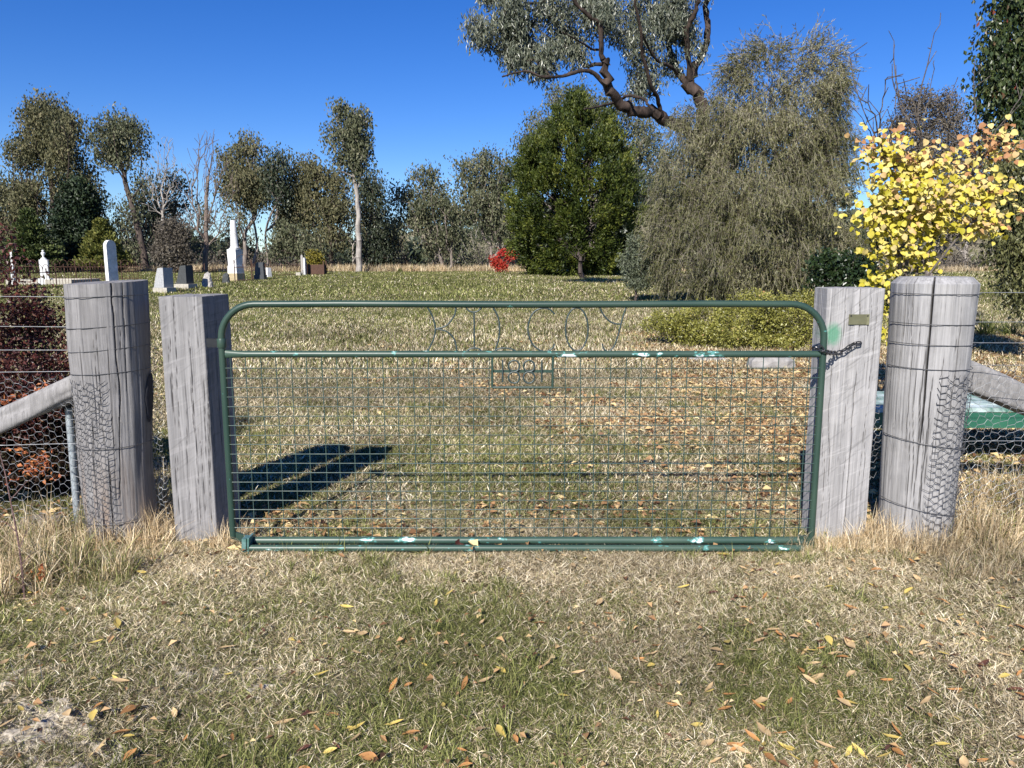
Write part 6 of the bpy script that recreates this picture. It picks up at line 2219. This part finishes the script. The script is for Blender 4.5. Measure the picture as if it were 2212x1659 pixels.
# strappy plant at right
m_str = leafmat('strappy green leaves', [(0.0, (0.06, 0.08, 0.02)), (0.6, (0.16, 0.19, 0.05)), (1.0, (0.38, 0.36, 0.15))], 0.4, 0.3, 0.4)
for i, (u, v, sc, lab) in enumerate(((2130, 726, 1.0, 'strappy leaved green clump just right of the right round post'), (2180, 728, 0.85, 'second strappy clump further right under the olive bush'))):
    p = G(u, v)
    me = blade_patch('strap_%d' % i, 120, 0.12, (0.35, 0.65), 0.008, (0.15, 1.0), m_str, 500 + i, curl=1.1)
    o = link('strappy_plant', me, None, label=lab, cat='plant', loc=(p.x, p.y, H(p.x, p.y)))
    o.scale = (sc, sc, sc)

# --- red brown rose bush behind the left fence
m_rose = leafmat('red brown rose leaves', [(0.0, (0.025, 0.010, 0.009)), (0.5, (0.085, 0.026, 0.022)), (0.75, (0.16, 0.05, 0.035)), (0.87, (0.07, 0.08, 0.025)), (1.0, (0.28, 0.10, 0.05))], 0.45, 0.25, 0.4)
rs = np.random.RandomState(120)
YR = 5.0
blobs = [(30, 620, 50, 50, 0, .6), (-30, 560, 60, 60, 0, .6), (60, 700, 70, 44), (0, 740, 80, 60), (90, 770, 66, 40), (20, 830, 90, 50, -.3), (90, 820, 50, 30, -.3), (-90, 700, 60, 100, -.3), (10, 900, 90, 40, -.3), (-80, 880, 90, 90, -.3), (100, 930, 50, 60, .7), (40, 1000, 90, 60, .8), (-60, 1040, 90, 60, .8), (120, 1020, 40, 60, .8), (130, 700, 24, 24, .1, .4), (60, 1070, 90, 30, .8)]
T = blob_points(blobs, YR, 560, rs, depth=0.8, sub=3)
T[:, 2] = np.maximum(T[:, 2], 0.05)
T[:, 1] = np.maximum(T[:, 1], YP + 0.22)
pb = P(-20, 1090, YR)
rb_o = thing('rose_bush', (pb.x, YR, 0), 'tangled red brown rose bush behind the left wire fence', 'bush')
org = np.array(rb_o.location)
nodes = [np.array([pb.x, YR, -0.05])]; par = [-1]
for a in range(7):
    e = np.array([pb.x + (rs.rand() - 0.5) * 1.8, YR + rs.randn() * 0.2, 0.6 + rs.rand() * 0.5]); pr_ = 0
    for k in (1, 2, 3):
        nodes.append(nodes[0] + (e - nodes[0]) * k / 3 + rs.randn(3) * 0.04); par.append(pr_); pr_ = len(nodes) - 1
nd, pr2, tips = grow(nodes, par, T, bf=0.2, seg=0.1, jitter=0.16, rs=rs)
b_cane = bark('brown cane', (0.06, 0.035, 0.03), (0.24, 0.16, 0.13), 40)
me, r = skeleton_mesh('canes', nd - org, pr2, 0.0024, b_cane, rmax=0.012)
link('canes', me, rb_o)
foliage('foliage', [leaves_at(T - org, 34, 0.075, (0.018, 0.04), 0.0085, rs, 'any', rs.rand(len(T)))], m_rose, rb_o)
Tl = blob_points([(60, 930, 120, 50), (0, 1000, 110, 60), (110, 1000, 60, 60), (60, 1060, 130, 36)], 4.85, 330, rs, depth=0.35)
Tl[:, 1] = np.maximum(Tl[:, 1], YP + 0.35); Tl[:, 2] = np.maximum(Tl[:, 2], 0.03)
m_rose_shade = leafmat('inner rose leaves darkened as shade', [(0.0, (0.015, 0.008, 0.006)), (0.6, (0.04, 0.022, 0.014)), (0.9, (0.05, 0.055, 0.02)), (1.0, (0.20, 0.06, 0.03))], 0.6, 0.1, 0.2)  # shade inside the bush, put into a darker colour of added leaves
foliage('inner_shade_foliage', [leaves_at(Tl - org, 46, 0.07, (0.02, 0.042), 0.009, rs, 'any', rs.rand(len(Tl)))], m_rose_shade, rb_o)
m_or = leafmat('orange rose leaves', [(0, (0.45, 0.12, 0.05)), (1, (0.62, 0.26, 0.10))], 0.45, 0.35, 0.4)
T2 = np.concatenate([np.array(P(u, v, YP + 0.16))[None] + rs.randn(k, 3) * np.array([0.05, 0.02, 0.035]) for u, v, k in ((92, 855, 9), (30, 880, 9), (80, 1000, 7), (60, 1020, 5), (5, 900, 8), (35, 965, 3))])
foliage('orange_leaves', [leaves_at(T2 - org, 9, 0.022, (0.022, 0.04), 0.009, rs, 'any')], m_or, rb_o)

# bare cane in front of the left fence
cane = thing('rose_cane', tuple(G(54, 1305)), 'single reddish bare cane rising from the grass at the left edge', 'stem')
c0_ = Vector(cane.location)
yc = c0_.y
b_rc = bark('red cane', (0.16, 0.09, 0.08), (0.34, 0.22, 0.2), 60)
cpth = [c0_] + [P(u, v, yc + 0.12 * k) for k, (u, v) in enumerate(((46, 1220), (36, 1150), (22, 1080), (8, 1010), (-14, 940)), 1)]
MB().tube([q_ - c0_ for q_ in smooth_path(cpth, 4)], [0.0048 - 0.0025 * i / 20 for i in range(21)], 7).build('stem', b_rc, cane, smooth=True)
mb = MB()
for (u, v, du, dv, k) in ((46, 1220, 40, -34, 1), (36, 1150, -40, -30, 2), (22, 1080, 70, -60, 3), (40, 1190, 30, -60, 1.5), (50, 1270, -34, -30, .5)):
    a = P(u, v, yc + 0.12 * k); b_ = P(u + du * .5, v + dv * .65, yc + .12 * k); e = P(u + du, v + dv, yc + 0.12 * k + .05)
    mb.tube([a - c0_, b_ - c0_, e - c0_], [0.0024, 0.0018, 0.0010], 5)
mb.build('side_shoots', b_rc, cane, smooth=True)
T3 = np.concatenate([np.array(P(u, v, yc + 0.1))[None] + rs.randn(3, 3) * 0.012 for u, v in ((84, 1240), (46, 1250), (90, 1232), (0, 1118), (60, 1290))])
foliage('leaf_sprigs', [leaves_at(T3 - np.array(c0_), 3, 0.014, (0.018, 0.032), 0.007, rs, 'any')], m_or, cane)
